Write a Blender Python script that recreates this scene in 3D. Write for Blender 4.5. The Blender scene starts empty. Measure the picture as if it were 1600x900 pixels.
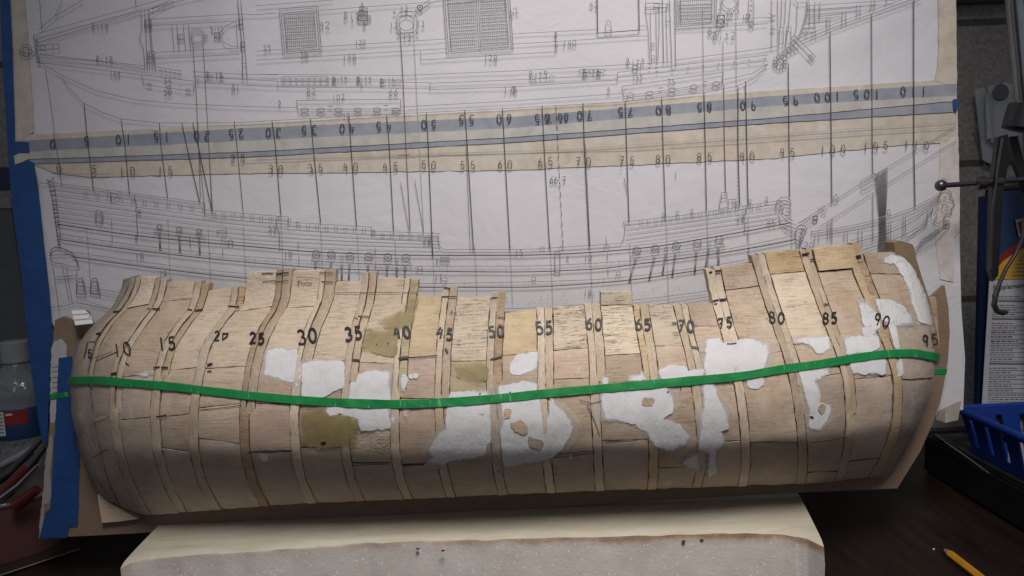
import bpy, bmesh, math, random
import numpy as np
from mathutils import Vector, Matrix, noise
from mathutils.bvhtree import BVHTree
from mathutils.geometry import delaunay_2d_cdt
random.seed(7)
S = bpy.context.scene
COL = S.collection
R = math.radians

# ------------------------------------------------------------------ camera, world, lamp, exposure
PW, PH, F = 1600.0, 900.0, 1164.0            # photograph pixels and focal length in those pixels
D0 = 0.73                                    # camera to the face of the model's backing board (y = 0)
ZF = 0.060                                   # top of the foam block
CZ = ZF + 0.302
cam_d = bpy.data.cameras.new('camera')
cam = bpy.data.objects.new('camera', cam_d); COL.objects.link(cam)
cam_d.sensor_width = 36.0
cam_d.lens = 36.0 * F / PW
cam_d.clip_start = 0.01; cam_d.clip_end = 50
cam_d.dof.use_dof = True; cam_d.dof.focus_distance = 0.71; cam_d.dof.aperture_fstop = 10.0
CM = Matrix.Translation((0, -D0, CZ)) @ Matrix.Rotation(R(84), 4, 'X') @ Matrix.Rotation(R(-2.5), 4, 'Z')
cam.matrix_world = CM
S.camera = cam
CO = CM.translation.copy(); CR = CM.to_3x3()

W = bpy.data.worlds.new('World'); S.world = W; W.use_nodes = True
W.node_tree.nodes['Background'].inputs[0].default_value = (0.80, 0.86, 1.0, 1)
W.node_tree.nodes['Background'].inputs[1].default_value = 0.155

def lamp(name, loc, target, cone, radius, power, col):
    l = bpy.data.lights.new(name, 'SPOT'); l.spot_size = R(cone); l.spot_blend = 1.0; l.shadow_soft_size = radius
    l.energy = power; l.color = col
    o = bpy.data.objects.new(name, l); COL.objects.link(o)
    o.location = loc
    o.rotation_euler = (Vector(target) - Vector(loc)).to_track_quat('-Z', 'Y').to_euler()
    return o
lamp('bench_lamp', (0.13, -0.83, CZ + 0.86), (0.09, -0.02, CZ - 0.08), 64, 0.22, 64, (1.0, 0.952, 0.91))

S.view_settings.view_transform = 'Standard'; S.view_settings.look = 'None'
S.view_settings.gamma = 1.0; S.view_settings.exposure = 0.0

# ------------------------------------------------------------------ rays: a pixel of the photograph onto a real surface
def ray(px, py):
    d = CR @ Vector(((px - PW / 2) / F, -(py - PH / 2) / F, -1.0))
    return d.normalized()
def at_y(px, py, y):
    d = ray(px, py); return CO + d * ((y - CO.y) / d.y)
def at_z(px, py, z):
    d = ray(px, py); return CO + d * ((z - CO.z) / d.z)

# ------------------------------------------------------------------ objects
def tag(o, label=None, cat=None, group=None, kind=None):
    if label: o['label'] = label
    if cat: o['category'] = cat
    if group: o['group'] = group
    if kind: o['kind'] = kind
    return o
def thing(name, loc, label, cat, group=None):
    o = bpy.data.objects.new(name, None); COL.objects.link(o); o.location = loc
    o.empty_display_size = 0.02
    return tag(o, label, cat, group)
def worldloc(p):
    v = Vector((0, 0, 0))
    while p is not None:
        v += Vector(p.location); p = p.parent
    return v
def mesh(name, verts, faces, mat, parent=None, smooth=False, label=None, mats=None, fm=None):
    off = worldloc(parent) if parent else Vector((0, 0, 0))
    me = bpy.data.meshes.new(name)
    me.from_pydata([tuple(Vector(v) - off) for v in verts], [], faces)
    bm = bmesh.new(); bm.from_mesh(me)
    bmesh.ops.recalc_face_normals(bm, faces=bm.faces)
    bm.to_mesh(me); bm.free()
    me.materials.append(mat)
    for m in (mats or []): me.materials.append(m)
    if fm:
        for i, k in enumerate(fm): me.polygons[i].material_index = k
    if smooth:
        for p in me.polygons: p.use_smooth = True
        try: me.set_sharp_from_angle(angle=R(40))
        except Exception: pass
    o = bpy.data.objects.new(name, me); COL.objects.link(o)
    if parent: o.parent = parent
    if label: o['label'] = label
    return o

class MB:
    """collects simple shapes into one mesh"""
    def __init__(s): s.v = []; s.f = []
    def add(s, v, f):
        n = len(s.v); s.v += [Vector(a) for a in v]; s.f += [tuple(i + n for i in a) for a in f]
    def box(s, c, d, rot=None, bev=0.0):
        bm = bmesh.new(); bmesh.ops.create_cube(bm, size=1)
        for v in bm.verts: v.co = Vector((v.co.x * d[0], v.co.y * d[1], v.co.z * d[2]))
        if bev: bmesh.ops.bevel(bm, geom=bm.edges[:], offset=bev, segments=2, affect='EDGES')
        M = Matrix.Translation(c) @ (rot.to_4x4() if rot else Matrix())
        bm.verts.index_update()
        s.add([M @ v.co for v in bm.verts], [[v.index for v in f.verts] for f in bm.faces]); bm.free()
    def tube(s, pts, rad, n=10, cap=True):
        pts = [Vector(p) for p in pts]; base = len(s.v); m = len(pts)
        rads = rad if isinstance(rad, (list, tuple)) else [rad] * m
        up = Vector((0.13, 0.21, 0.97))
        for i, p in enumerate(pts):
            t = (pts[min(i + 1, m - 1)] - pts[max(i - 1, 0)]).normalized()
            a = t.cross(up)
            if a.length < 1e-3: a = t.cross(Vector((1, 0, 0)))
            a.normalize(); b = t.cross(a)
            for k in range(n):
                w = 2 * math.pi * k / n
                s.v.append(p + (a * math.cos(w) + b * math.sin(w)) * rads[i])
        for i in range(m - 1):
            for k in range(n):
                k2 = (k + 1) % n
                s.f.append((base + i * n + k, base + i * n + k2, base + (i + 1) * n + k2, base + (i + 1) * n + k))
        if cap:
            s.f.append(tuple(base + k for k in range(n)))
            s.f.append(tuple(base + (m - 1) * n + k for k in range(n)))
    def lathe(s, c, prof, n=32, axis=None):
        c = Vector(c); base = len(s.v); m = len(prof)
        Q = (Vector(axis).to_track_quat('Z', 'Y').to_matrix() if axis else Matrix.Identity(3))
        for r, z in prof:
            for k in range(n):
                w = 2 * math.pi * k / n
                s.v.append(c + Q @ Vector((r * math.cos(w), r * math.sin(w), z)))
        for i in range(m - 1):
            for k in range(n):
                k2 = (k + 1) % n
                s.f.append((base + i * n + k, base + i * n + k2, base + (i + 1) * n + k2, base + (i + 1) * n + k))
        s.f.append(tuple(base + k for k in range(n))); s.f.append(tuple(base + (m - 1) * n + k for k in range(n)))
    def poly(s, pts, depth):
        """closed outline (3-D points) made solid along a depth vector"""
        n = len(pts); d = Vector(depth)
        s.add(list(pts) + [Vector(p) + d for p in pts],
              [tuple(range(n)), tuple(range(2 * n - 1, n - 1, -1))] + [(i, (i + 1) % n, n + (i + 1) % n, n + i) for i in range(n)])
    def build(s, name, mat, parent=None, smooth=False, label=None):
        return mesh(name, s.v, s.f, mat, parent, smooth, label)

# ------------------------------------------------------------------ materials
def lin(c): return tuple(c) + (1.0,)
class NT:
    def __init__(s, name):
        s.m = bpy.data.materials.new(name); s.m.use_nodes = True
        s.t = s.m.node_tree; s.b = s.t.nodes['Principled BSDF']
    def n(s, typ, **kw):
        o = s.t.nodes.new(typ)
        for k, v in kw.items():
            if k.startswith('i_'):
                key = k[2:]
                o.inputs[int(key) if key.isdigit() else key].default_value = v
            else: setattr(o, k, v)
        return o
    def l(s, a, b): s.t.links.new(a, b)
    def coord(s, scale=(1, 1, 1), rot=(0, 0, 0), rnd=True, kind='Object'):
        tc = s.n('ShaderNodeTexCoord'); mp = s.n('ShaderNodeMapping')
        mp.inputs['Scale'].default_value = scale; mp.inputs['Rotation'].default_value = rot
        s.l(tc.outputs[kind], mp.inputs['Vector'])
        if rnd:
            oi = s.n('ShaderNodeObjectInfo'); ad = s.n('ShaderNodeVectorMath', operation='SCALE'); ad.inputs['Scale'].default_value = 13.7
            cb = s.n('ShaderNodeCombineXYZ')
            for k in 'XYZ': s.l(oi.outputs['Random'], cb.inputs[k])
            s.l(cb.outputs[0], ad.inputs[0]); s.l(ad.outputs[0], mp.inputs['Location'])
        return mp.outputs[0]
    def noise(s, vec, scale, detail=6, rough=0.6, dist=0.0):
        o = s.n('ShaderNodeTexNoise'); o.inputs['Scale'].default_value = scale; o.inputs['Detail'].default_value = detail
        o.inputs['Roughness'].default_value = rough; o.inputs['Distortion'].default_value = dist
        s.l(vec, o.inputs['Vector']); return o.outputs['Fac']
    def ramp(s, fac, stops, interp='LINEAR'):
        o = s.n('ShaderNodeValToRGB'); o.color_ramp.interpolation = interp
        e = o.color_ramp.elements
        while len(e) < len(stops): e.new(0.5)
        for i, (p, c) in enumerate(stops):
            e[i].position = p; e[i].color = (c, c, c, 1) if isinstance(c, (int, float)) else lin(c)
        s.l(fac, o.inputs['Fac']); return o.outputs['Color']
    def mix(s, fac, a, b, mode='MIX'):
        o = s.n('ShaderNodeMix', data_type='RGBA', blend_type=mode)
        for idx, val in ((0, fac), (6, a), (7, b)):
            if isinstance(val, (int, float)): o.inputs[idx].default_value = val
            elif isinstance(val, tuple): o.inputs[idx].default_value = lin(val)
            else: s.l(val, o.inputs[idx])
        return o.outputs[2]
    def bump(s, h, strength=0.3, dist=0.001, prev=None):
        o = s.n('ShaderNodeBump'); o.inputs['Strength'].default_value = strength; o.inputs['Distance'].default_value = dist
        s.l(h, o.inputs['Height'])
        if prev is not None: s.l(prev, o.inputs['Normal'])
        return o.outputs['Normal']
    def set(s, color=None, rough=None, normal=None, **kw):
        if color is not None:
            if isinstance(color, tuple): s.b.inputs['Base Color'].default_value = lin(color)
            else: s.l(color, s.b.inputs['Base Color'])
        if rough is not None: s.b.inputs['Roughness'].default_value = rough
        if normal is not None: s.l(normal, s.b.inputs['Normal'])
        for k, v in kw.items(): s.b.inputs[k.replace('_', ' ')].default_value = v
        return s.m

def mul(c, k): return tuple(min(1, a * k) for a in c)
def wood(name, c, crack=0.0, stain=0.35, rough=0.75, vert=False, rut=0.0, cracklen=1.0, dust=0.0):
    g_ = sum(c) / 3; c = tuple(k + (g_ - k) * 0.11 + 0.010 for k in c)
    t = NT(name)
    st = (9, 9, 90) if not vert else (90, 90, 9)
    v = t.coord(st); f = t.noise(v, 7, 8, 0.65, 0.4)
    base = t.ramp(f, [(0.28, mul(c, 0.66 if vert else 0.80)), (0.5, c), (0.72, mul(c, 1.22 if vert else 1.14))])
    v2 = t.coord((1, 1, 1)); f2 = t.noise(v2, 26, 5, 0.65, 0.6)
    dk = t.ramp(f2, [(0.42, 0.0), (0.72, stain)])
    base = t.mix(dk, base, (c[0] * 0.62, c[1] * 0.53, c[2] * 0.42))
    if dust:
        fd = t.noise(t.coord((1, 1, 0.6)), 42, 7, 0.72, 1.2)
        base = t.mix(t.ramp(fd, [(0.52, 0.0), (0.70, dust)]), base, (0.60, 0.545, 0.50))
        fe = t.noise(t.coord((1, 1, 1)), 11, 5, 0.7, 0.8)
        base = t.mix(t.ramp(fe, [(0.35, 0.42), (0.55, 0.0)]), base, (c[0] * 0.66, c[1] * 0.60, c[2] * 0.55))
    f3 = t.noise(v2, 700, 3, 0.7)                                        # sawdust specks and pores
    base = t.mix(t.ramp(f3, [(0.30, 0.55), (0.40, 0.0)]), base, mul(c, 0.42))
    base = t.mix(t.ramp(f3, [(0.66, 0.0), (0.76, 0.45)]), base, mul(c, 1.35))
    oi = t.n('ShaderNodeObjectInfo')
    br = t.n('ShaderNodeMapRange'); br.inputs[3].default_value = 0.86; br.inputs[4].default_value = 1.10
    t.l(oi.outputs['Random'], br.inputs[0])
    hv = t.n('ShaderNodeHueSaturation'); t.l(br.outputs[0], hv.inputs['Value']); t.l(base, hv.inputs['Color'])
    base = hv.outputs[0]
    h = f
    nm = t.bump(f, 0.25, 0.0006)
    nm = t.bump(f2, 0.4, 0.0016, nm)
    if crack > 0:
        vc = t.coord((7 / cracklen, 7, 110)); fc = t.noise(vc, 5.0, 3, 0.5, 0.9)
        vm = t.noise(v2, 45, 2, 0.5)
        cr = t.ramp(fc, [(0.485, 0.0), (0.50, 1.0), (0.515, 0.0)])
        msk = t.ramp(vm, [(0.40, 0.0), (0.60, crack)])
        k = t.mix(1.0, cr, msk, 'MULTIPLY')
        base = t.mix(k, base, mul(c, 0.30))
        inv = t.n('ShaderNodeInvert'); t.l(k, inv.inputs['Color'])
        nm = t.bump(inv.outputs[0], 0.8, 0.0012, nm)
    if rut > 0:
        fr = t.noise(t.coord((1, 1, 1)), 260, 4, 0.65)
        base = t.mix(t.ramp(fr, [(0.56, 0.0), (0.75, 0.5 * rut)]), base, mul(c, 1.4))
        nm = t.bump(fr, 0.8 * rut, 0.0014, nm)
    return t.set(base, rough, nm)

M = {}
M['pale'] = wood('balsa_pale', (0.63, 0.50, 0.36), 0.35, 0.22)
M['crack'] = wood('balsa_cracked', (0.66, 0.535, 0.385), 1.0, 0.16)
M['rough'] = wood('balsa_torn', (0.65, 0.52, 0.385), 0.2, 0.2, rut=1.0)
M['tan'] = wood('plank_tan', (0.56, 0.42, 0.295), 0.25, 0.4, dust=0.6)
M['pink'] = wood('plank_pinkish', (0.57, 0.415, 0.31), 0.2, 0.35, dust=0.6)
M['brown'] = wood('plank_sanded_brown', (0.54, 0.42, 0.325), 0.15, 0.45, dust=0.6)
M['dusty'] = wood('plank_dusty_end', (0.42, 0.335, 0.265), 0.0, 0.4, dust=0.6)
M['yellow'] = wood('plank_glue_stained', (0.58, 0.44, 0.26), 0.2, 0.6)
M['orange'] = wood('block_ochre', (0.56, 0.385, 0.20), 1.0, 0.5, rut=0.4)
M['ochre'] = wood('block_light_ochre', (0.60, 0.43, 0.24), 0.2, 0.3, rut=0.5)
M['olivetan'] = wood('plank_olive_tan', (0.47, 0.37, 0.21), 0.3, 0.5)
M['rib_a'] = wood('rib_light', (0.59, 0.475, 0.35), 0.0, 0.4, vert=True)
M['rib_b'] = wood('rib_tan', (0.53, 0.41, 0.285), 0.0, 0.55, vert=True)
M['rib_c'] = wood('rib_plywood_edge', (0.50, 0.345, 0.21), 0.5, 0.75, rut=0.4)
M['board'] = wood('hardboard_brown', (0.27, 0.172, 0.112), 0.0, 0.35)
M['post'] = wood('stem_brown', (0.25, 0.165, 0.09), 0.0, 0.5)
M['wedge'] = wood('plywood_wedge', (0.55, 0.40, 0.28), 0.0, 0.1)
M['core'] = NT('glue_dark_core').set((0.075, 0.046, 0.027), 0.8)

def feather(t, v, wide, top=1.0):
    """filler scraped thin towards its rim lets the wood show through"""
    at = t.n('ShaderNodeAttribute', attribute_name='rim')
    w = t.n('ShaderNodeMapRange'); t.l(t.noise(v, 34, 2, 0.5), w.inputs[0]); w.inputs[1].default_value = 0.44; w.inputs[2].default_value = 0.66
    w.inputs[3].default_value = 0.6; w.inputs[4].default_value = wide
    d = t.n('ShaderNodeMath', operation='DIVIDE'); t.l(at.outputs['Fac'], d.inputs[0]); t.l(w.outputs[0], d.inputs[1])
    f = t.n('ShaderNodeMath', operation='MULTIPLY_ADD'); t.l(t.noise(t.coord((1, 1, 3), rnd=False), 420, 4, 0.7), f.inputs[0]); f.inputs[1].default_value = 1.5; f.inputs[2].default_value = -0.62
    a = t.n('ShaderNodeMath', operation='ADD', use_clamp=True); t.l(d.outputs[0], a.inputs[0]); t.l(f.outputs[0], a.inputs[1])
    m = t.n('ShaderNodeMath', operation='MULTIPLY'); m.inputs[1].default_value = top
    t.l(a.outputs[0], m.inputs[0]); t.l(m.outputs[0], t.b.inputs['Alpha'])
def putty():
    t = NT('filler_white'); v = t.coord((1, 1, 1))
    f = t.noise(v, 55, 6, 0.65, 0.3)
    c = t.ramp(f, [(0.3, (0.62, 0.605, 0.61)), (0.5, (0.68, 0.67, 0.68)), (0.7, (0.73, 0.725, 0.735))])
    g = t.noise(v, 120, 5, 0.75, 0.8)
    c = t.mix(t.ramp(g, [(0.62, 0.0), (0.72, 0.5)]), c, (0.50, 0.40, 0.32))
    nm = t.bump(t.noise(v, 150, 6, 0.7), 0.25, 0.0010)
    nm = t.bump(t.noise(t.coord((120, 20, 40), rot=(0, R(20), 0)), 2.2, 3, 0.6, 0.6), 0.45, 0.0012, nm)
    nm = t.bump(f, 0.3, 0.0012, nm)
    feather(t, v, 7.0)
    return t.set(c, 0.85, nm)
M['putty'] = putty()
def smear():
    t = NT('filler_smear'); v = t.coord((1, 1, 1))
    feather(t, t.coord((1, 1, 2.4)), 16.0, 0.38)
    return t.set((0.68, 0.62, 0.57), 0.85)
M['smear'] = smear()
def olive():
    t = NT('filler_olive'); v = t.coord((1, 1, 1))
    f = t.noise(v, 60, 5, 0.6, 0.3)
    c = t.ramp(f, [(0.3, (0.27, 0.21, 0.085)), (0.6, (0.36, 0.29, 0.13)), (0.75, (0.42, 0.35, 0.19))])
    feather(t, t.coord((1.6, 1.6, 1.6)), 24.0, 0.72)
    return t.set(c, 0.6, t.bump(f, 0.3, 0.001))
M['olive'] = olive()
def tapem(name, c, rough=0.6, crinkle=0.25, sc=(1, 1, 1), specks=None, blotch=None):
    t = NT(name); v = t.coord(sc, rnd=False)
    f = t.noise(v, 90, 5, 0.6, 0.3); col = t.ramp(f, [(0.3, mul(c, 0.82)), (0.7, mul(c, 1.12))])
    if blotch:
        col = t.mix(t.ramp(t.noise(t.coord((1, 1, 2.5), rnd=False), 13, 5, 0.65, 0.5), [(0.42, 0.0), (0.68, 0.55)]), col, blotch)
    if specks:
        g = t.noise(t.coord((260, 100, 60), rnd=False), 1.0, 2, 0.5)
        col = t.mix(t.ramp(g, [(0.66, 0.0), (0.71, 0.8)]), col, specks)
    return t.set(col, rough, t.bump(f, crinkle, 0.0008))
M['green'] = tapem('green_tape', (0.007, 0.225, 0.055), 0.5, 0.8, specks=(0.10, 0.42, 0.20))
M['blue'] = tapem('painters_tape_blue', (0.012, 0.060, 0.21), 0.6, 0.7)
M['bluefade'] = tapem('tape_faded_blue', (0.245, 0.262, 0.315), 0.7, 0.4, blotch=(0.34, 0.34, 0.36))
M['bluefade2'] = tapem('tape_grey_cream', (0.43, 0.415, 0.39), 0.7, 0.4, blotch=(0.48, 0.45, 0.40))
M['mask'] = tapem('masking_tape', (0.515, 0.448, 0.368), 0.6, 0.5, blotch=(0.54, 0.505, 0.49))
def paperm(name, c):
    t = NT(name); v = t.coord((1, 1, 1), rnd=False)
    f = t.noise(v, 9, 4, 0.55, 0.2); col = t.ramp(f, [(0.3, mul(c, 0.95)), (0.7, mul(c, 1.03))])
    return t.set(col, 0.75, t.bump(t.noise(v, 14, 5, 0.6, 0.6), 0.36, 0.006))
M['paper'] = paperm('plan_paper', (0.59, 0.575, 0.605))
M['stain'] = tapem('tape_aged', (0.60, 0.545, 0.52), 0.6, 0.2)
M['remnant2'] = paperm('paper_torn', (0.46, 0.44, 0.455))
M['remnant'] = paperm('paper_torn_dirty', (0.33, 0.29, 0.28))
M['ink'] = NT('ink_grey').set((0.13, 0.12, 0.13), 0.8)
M['inkdark'] = NT('ink_dark').set((0.045, 0.040, 0.046), 0.7)
M['faint'] = NT('pencil_faint').set((0.33, 0.31, 0.32), 0.8)
M['marker'] = NT('marker_black').set((0.012, 0.011, 0.014), 0.55)
M['inkred'] = NT('ink_brown').set((0.16, 0.07, 0.06), 0.8)
def foamm():
    t = NT('foam_cut_face'); v = t.coord((1, 1, 1), rnd=False)
    f = t.noise(v, 18, 6, 0.65, 0.4); col = t.ramp(f, [(0.3, (0.54, 0.485, 0.44)), (0.7, (0.68, 0.625, 0.58))])
    vo = t.n('ShaderNodeTexVoronoi'); vo.inputs['Scale'].default_value = 330; t.l(v, vo.inputs['Vector'])
    bw = t.n('ShaderNodeSeparateColor'); t.l(vo.outputs['Color'], bw.inputs[0])
    vo2 = t.ramp(vo.outputs['Distance'], [(0.0, 1.0), (0.42, 0.0)])
    sp = t.mix(1.0, t.ramp(bw.outputs[0], [(0.84, 0.0), (0.88, 1.0)]), vo2, 'MULTIPLY')
    col = t.mix(t.ramp(sp, [(0.3, 0.0), (0.5, 0.9)]), col, (0.92, 0.90, 0.88))  # sparkle of the foam beads painted in as small white dots
    # rusty glue band along the top of the cut face
    sx = t.n('ShaderNodeSeparateXYZ'); t.l(v, sx.inputs[0])
    wob = t.noise(t.coord((1, 1, 0.2), rnd=False), 30, 5, 0.6)
    ad = t.n('ShaderNodeMath', operation='MULTIPLY_ADD'); t.l(wob, ad.inputs[0]); ad.inputs[1].default_value = 0.018; t.l(sx.outputs['Z'], ad.inputs[2])
    band = t.ramp(ad.outputs[0], [(0.0570, 0.0), (0.0625, 0.95)])
    lr = t.n('ShaderNodeMapRange'); t.l(sx.outputs['X'], lr.inputs[0])
    lr.inputs[1].default_value = -0.24; lr.inputs[2].default_value = 0.12; lr.inputs[3].default_value = 0.22; lr.inputs[4].default_value = 0.85
    k = t.n('ShaderNodeMath', operation='MULTIPLY'); t.l(band, k.inputs[0]); t.l(lr.outputs[0], k.inputs[1])
    rust = t.ramp(t.noise(v, 70, 5, 0.7), [(0.3, (0.17, 0.065, 0.02)), (0.6, (0.36, 0.18, 0.07)), (0.8, (0.52, 0.36, 0.20))])
    col = t.mix(k.outputs[0], col, rust)
    inv = t.n('ShaderNodeInvert'); t.l(vo.outputs['Distance'], inv.inputs['Color'])
    nm = t.bump(inv.outputs[0], 0.22, 0.0008); nm = t.bump(f, 0.4, 0.003, nm)
    return t.set(col, 0.55, nm)
M['foam'] = foamm()
def foamtop():
    t = NT('foam_skin'); v = t.coord((0.5, 2.2, 1), rnd=False)
    f = t.noise(v, 30, 6, 0.65, 0.5); col = t.ramp(f, [(0.3, (0.55, 0.50, 0.38)), (0.7, (0.68, 0.64, 0.53))])
    g = t.noise(t.coord((0.25, 2.2, 1), rnd=False), 60, 3, 0.5, 0.8)
    col = t.mix(t.ramp(g, [(0.63, 0.0), (0.70, 0.3)]), col, (0.78, 0.75, 0.68))
    return t.set(col, 0.36, t.bump(f, 0.35, 0.003))
M['foamskin'] = foamtop()
def tablem():
    t = NT('table_dark_wood'); v = t.coord((26, 3.0, 1), rot=(0, 0, R(12)), rnd=False)
    f = t.noise(v, 3, 7, 0.6, 0.5); col = t.ramp(f, [(0.3, (0.006, 0.003, 0.002)), (0.55, (0.018, 0.009, 0.006)), (0.8, (0.034, 0.016, 0.009))])
    return t.set(col, 0.42, t.bump(f, 0.15, 0.001))
M['table'] = tablem()
def wallm():
    t = NT('concrete_block'); v = t.coord((1, 1, 1), rot=(R(90), 0, 0), rnd=False)
    b = t.n('ShaderNodeTexBrick'); t.l(v, b.inputs['Vector'])
    b.inputs['Scale'].default_value = 1.0; b.inputs['Brick Width'].default_value = 0.40; b.inputs['Row Height'].default_value = 0.20
    b.inputs['Mortar Size'].default_value = 0.005; b.inputs['Color1'].default_value = (1, 1, 1, 1); b.inputs['Color2'].default_value = (0.9, 0.9, 0.9, 1)
    b.inputs['Mortar'].default_value = (0.3, 0.3, 0.3, 1)
    f = t.noise(v, 160, 6, 0.7); g = t.noise(v, 10, 4, 0.6)
    col = t.ramp(f, [(0.3, (0.19, 0.178, 0.165)), (0.7, (0.50, 0.475, 0.44))])
    col = t.mix(t.ramp(g, [(0.4, 0.0), (0.7, 0.5)]), col, (0.24, 0.19, 0.165))
    col = t.mix(1.0, col, b.outputs['Color'], 'MULTIPLY')
    nm = t.bump(f, 0.8, 0.003); nm = t.bump(b.outputs['Color'], 0.6, 0.006, nm)
    return t.set(col, 0.9, nm)
M['wall'] = wallm()
def plastic(name, c, rough=0.35, var=0.12, **kw):
    t = NT(name); f = t.noise(t.coord((1, 1, 1), rnd=False), 40, 4, 0.6)
    return t.set(t.ramp(f, [(0.3, mul(c, 1 - var)), (0.7, mul(c, 1 + var))]), rough, t.bump(f, 0.08, 0.001), **kw)
M['basket'] = plastic('plastic_blue', (0.008, 0.036, 0.24), 0.4)
M['case'] = plastic('plastic_black', (0.008, 0.008, 0.009), 0.4, 0.3)
M['casetop'] = plastic('plastic_charcoal', (0.03, 0.03, 0.033), 0.45, 0.3)
M['chrome'] = plastic('steel', (0.50, 0.52, 0.55), 0.22, 0.1, Metallic=1.0)
M['darksteel'] = plastic('steel_dark', (0.11, 0.10, 0.105), 0.35, 0.2, Metallic=0.9)
M['blackmetal'] = plastic('black_iron', (0.016, 0.016, 0.018), 0.35, 0.2, Metallic=0.3)
_t = NT('clear_plastic'); _f = _t.noise(_t.coord((1, 1, 0.5), rnd=False), 70, 3, 0.5, 0.5)
M['clearplastic'] = _t.set((0.70, 0.73, 0.76), 0.07, _t.bump(_f, 0.9, 0.006), Transmission_Weight=0.82, IOR=1.40)
M['blister'] = NT('blister_plastic').set((0.80, 0.82, 0.85), 0.2, Transmission_Weight=0.7, IOR=1.3)
M['water'] = M['clearplastic']
M['cap'] = plastic('cap_white', (0.24, 0.245, 0.25), 0.5)
M['labelblue'] = plastic('label_blue', (0.014, 0.040, 0.11), 0.4)
M['labelred'] = plastic('label_red', (0.22, 0.018, 0.016), 0.4)
M['labelyellow'] = plastic('label_yellow', (0.62, 0.36, 0.035), 0.4)
M['labelwhite'] = plastic('label_white', (0.50, 0.50, 0.52), 0.5, 0.05)
M['bluecan'] = plastic('can_blue', (0.007, 0.016, 0.055), 0.4)
M['canrim'] = plastic('can_rim', (0.16, 0.11, 0.085), 0.45)
M['white'] = plastic('white_chip', (0.74, 0.74, 0.74), 0.6, 0.05)
M['pencil'] = plastic('pencil_yellow', (0.55, 0.25, 0.02), 0.4)
M['pencilwood'] = plastic('pencil_wood', (0.30, 0.20, 0.11), 0.7)
M['graphite'] = NT('graphite').set((0.02, 0.02, 0.022), 0.4)
M['cabinet'] = plastic('cabinet_grey', (0.085, 0.088, 0.092), 0.6)
M['cabinetlight'] = plastic('cabinet_strip', (0.22, 0.21, 0.21), 0.6)
M['red'] = plastic('red_handle', (0.085, 0.008, 0.007), 0.4)
M['tub'] = NT('tub_plastic').set((0.42, 0.22, 0.21), 0.28, Transmission_Weight=0.8, IOR=1.25)
M['tubback'] = plastic('brown_batten', (0.09, 0.045, 0.03), 0.7)
M['acrylic'] = plastic('card_dark', (0.030, 0.022, 0.018), 0.5)
M['acrylicedge'] = plastic('card_edge', (0.30, 0.25, 0.21), 0.5)
M['paperfold'] = paperm('paper_cream', (0.60, 0.56, 0.47))

# ------------------------------------------------------------------ the setting: bench and wall
mb = MB(); mb.box((0.05, -0.30, -0.02), (2.6, 1.34, 0.04), bev=0.002)
tag(mb.build('workbench_surface', M['table']), kind='structure')
mb = MB(); mb.box((0.1, 0.42, 0.35), (3.2, 0.10, 1.9))
tag(mb.build('concrete_wall', M['wall']), kind='structure')

# ================================================================== the hull surface (half breadth read at thirteen frames)
ST = [  # position along the tape, then (px, py, half breadth) from the top edge to the keel
 (107, [(190,410,0),(190,440,0),(172,480,0),(140,510,0),(116,545,0),(107,592,0),(108,640,0),(120,690,0),(138,742,0),(151,770,0)]),
 (131, [(205,412,.018),(205,440,.018),(187,478,.022),(158,510,.035),(139,548,.048),(131,594,.054),(133,642,.054),(143,692,.048),(158,750,.034),(174,786,.014)]),
 (180, [(252,415,.024),(250,440,.024),(240,475,.03),(215,510,.05),(191,550,.07),(180,596,.081),(178,645,.083),(185,695,.075),(203,755,.054),(230,806,.024)]),
 (311, [(374,420,.03),(372,450,.03),(366,480,.036),(345,507,.055),(323,547,.08),(311,600,.098),(305,650,.103),(305,695,.095),(315,745,.074),(342,797,.036)]),
 (467, [(512,400,.046),(510,430,.046),(506,465,.051),(492,500,.068),(477,545,.09),(467,600,.105),(463,650,.11),(465,698,.101),(473,745,.08),(492,787,.046)]),
 (617, [(636,400,.06),(636,435,.06),(632,470,.065),(626,505,.078),(621,550,.095),(617,605,.108),(614,655,.112),(615,700,.102),(622,745,.08),(636,781,.048)]),
 (771, [(777,430,.07),(777,460,.07),(775,490,.075),(773,520,.085),(771,560,.098),(771,610,.108),(774,655,.112),(778,700,.102),(782,740,.08),(790,774,.05)]),
 (933, [(925,440,.072),(925,475,.073),(927,500,.078),(929,525,.087),(932,560,.098),(933,605,.108),(936,650,.112),(938,695,.102),(940,735,.08),(942,768,.05)]),
 (1088,[(1055,430,.07),(1060,470,.072),(1066,500,.078),(1072,525,.087),(1080,555,.098),(1088,598,.107),(1094,645,.11),(1098,690,.101),(1097,730,.08),(1090,763,.05)]),
 (1243,[(1181,360,.05),(1187,400,.05),(1198,440,.056),(1209,475,.069),(1223,515,.085),(1240,565,.1),(1252,620,.106),(1259,675,.099),(1262,720,.077),(1258,757,.045)]),
 (1403,[(1330,345,.03),(1336,380,.03),(1350,425,.036),(1366,465,.048),(1384,510,.06),(1403,556,.071),(1413,605,.075),(1411,655,.067),(1398,702,.049),(1374,746,.024)]),
 (1448,[(1372,352,.018),(1386,384,.018),(1402,425,.023),(1418,465,.032),(1434,510,.041),(1448,557,.048),(1451,603,.05),(1439,652,.043),(1419,697,.03),(1386,747,.013)]),
 (1470,[(1400,360,0),(1418,388,0),(1436,425,0),(1450,465,0),(1462,510,0),(1470,557,0),(1464,602,0),(1446,650,0),(1420,694,0),(1384,748,0)]),
]
for _pm, _p in ST:
    for _k, _m in ((7, 1.035), (8, 0.97), (9, 0.60)): _p[_k] = (_p[_k][0], _p[_k][1], _p[_k][2] * _m)
    _a, _b = _p[8], _p[9]
    _p.append((_b[0] + (_b[0]-_a[0])*.25, _b[1] + (_b[1]-_a[1])*.25, max(0, _b[2] - (_a[2]-_b[2])*.3)))
NL = 11
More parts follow.
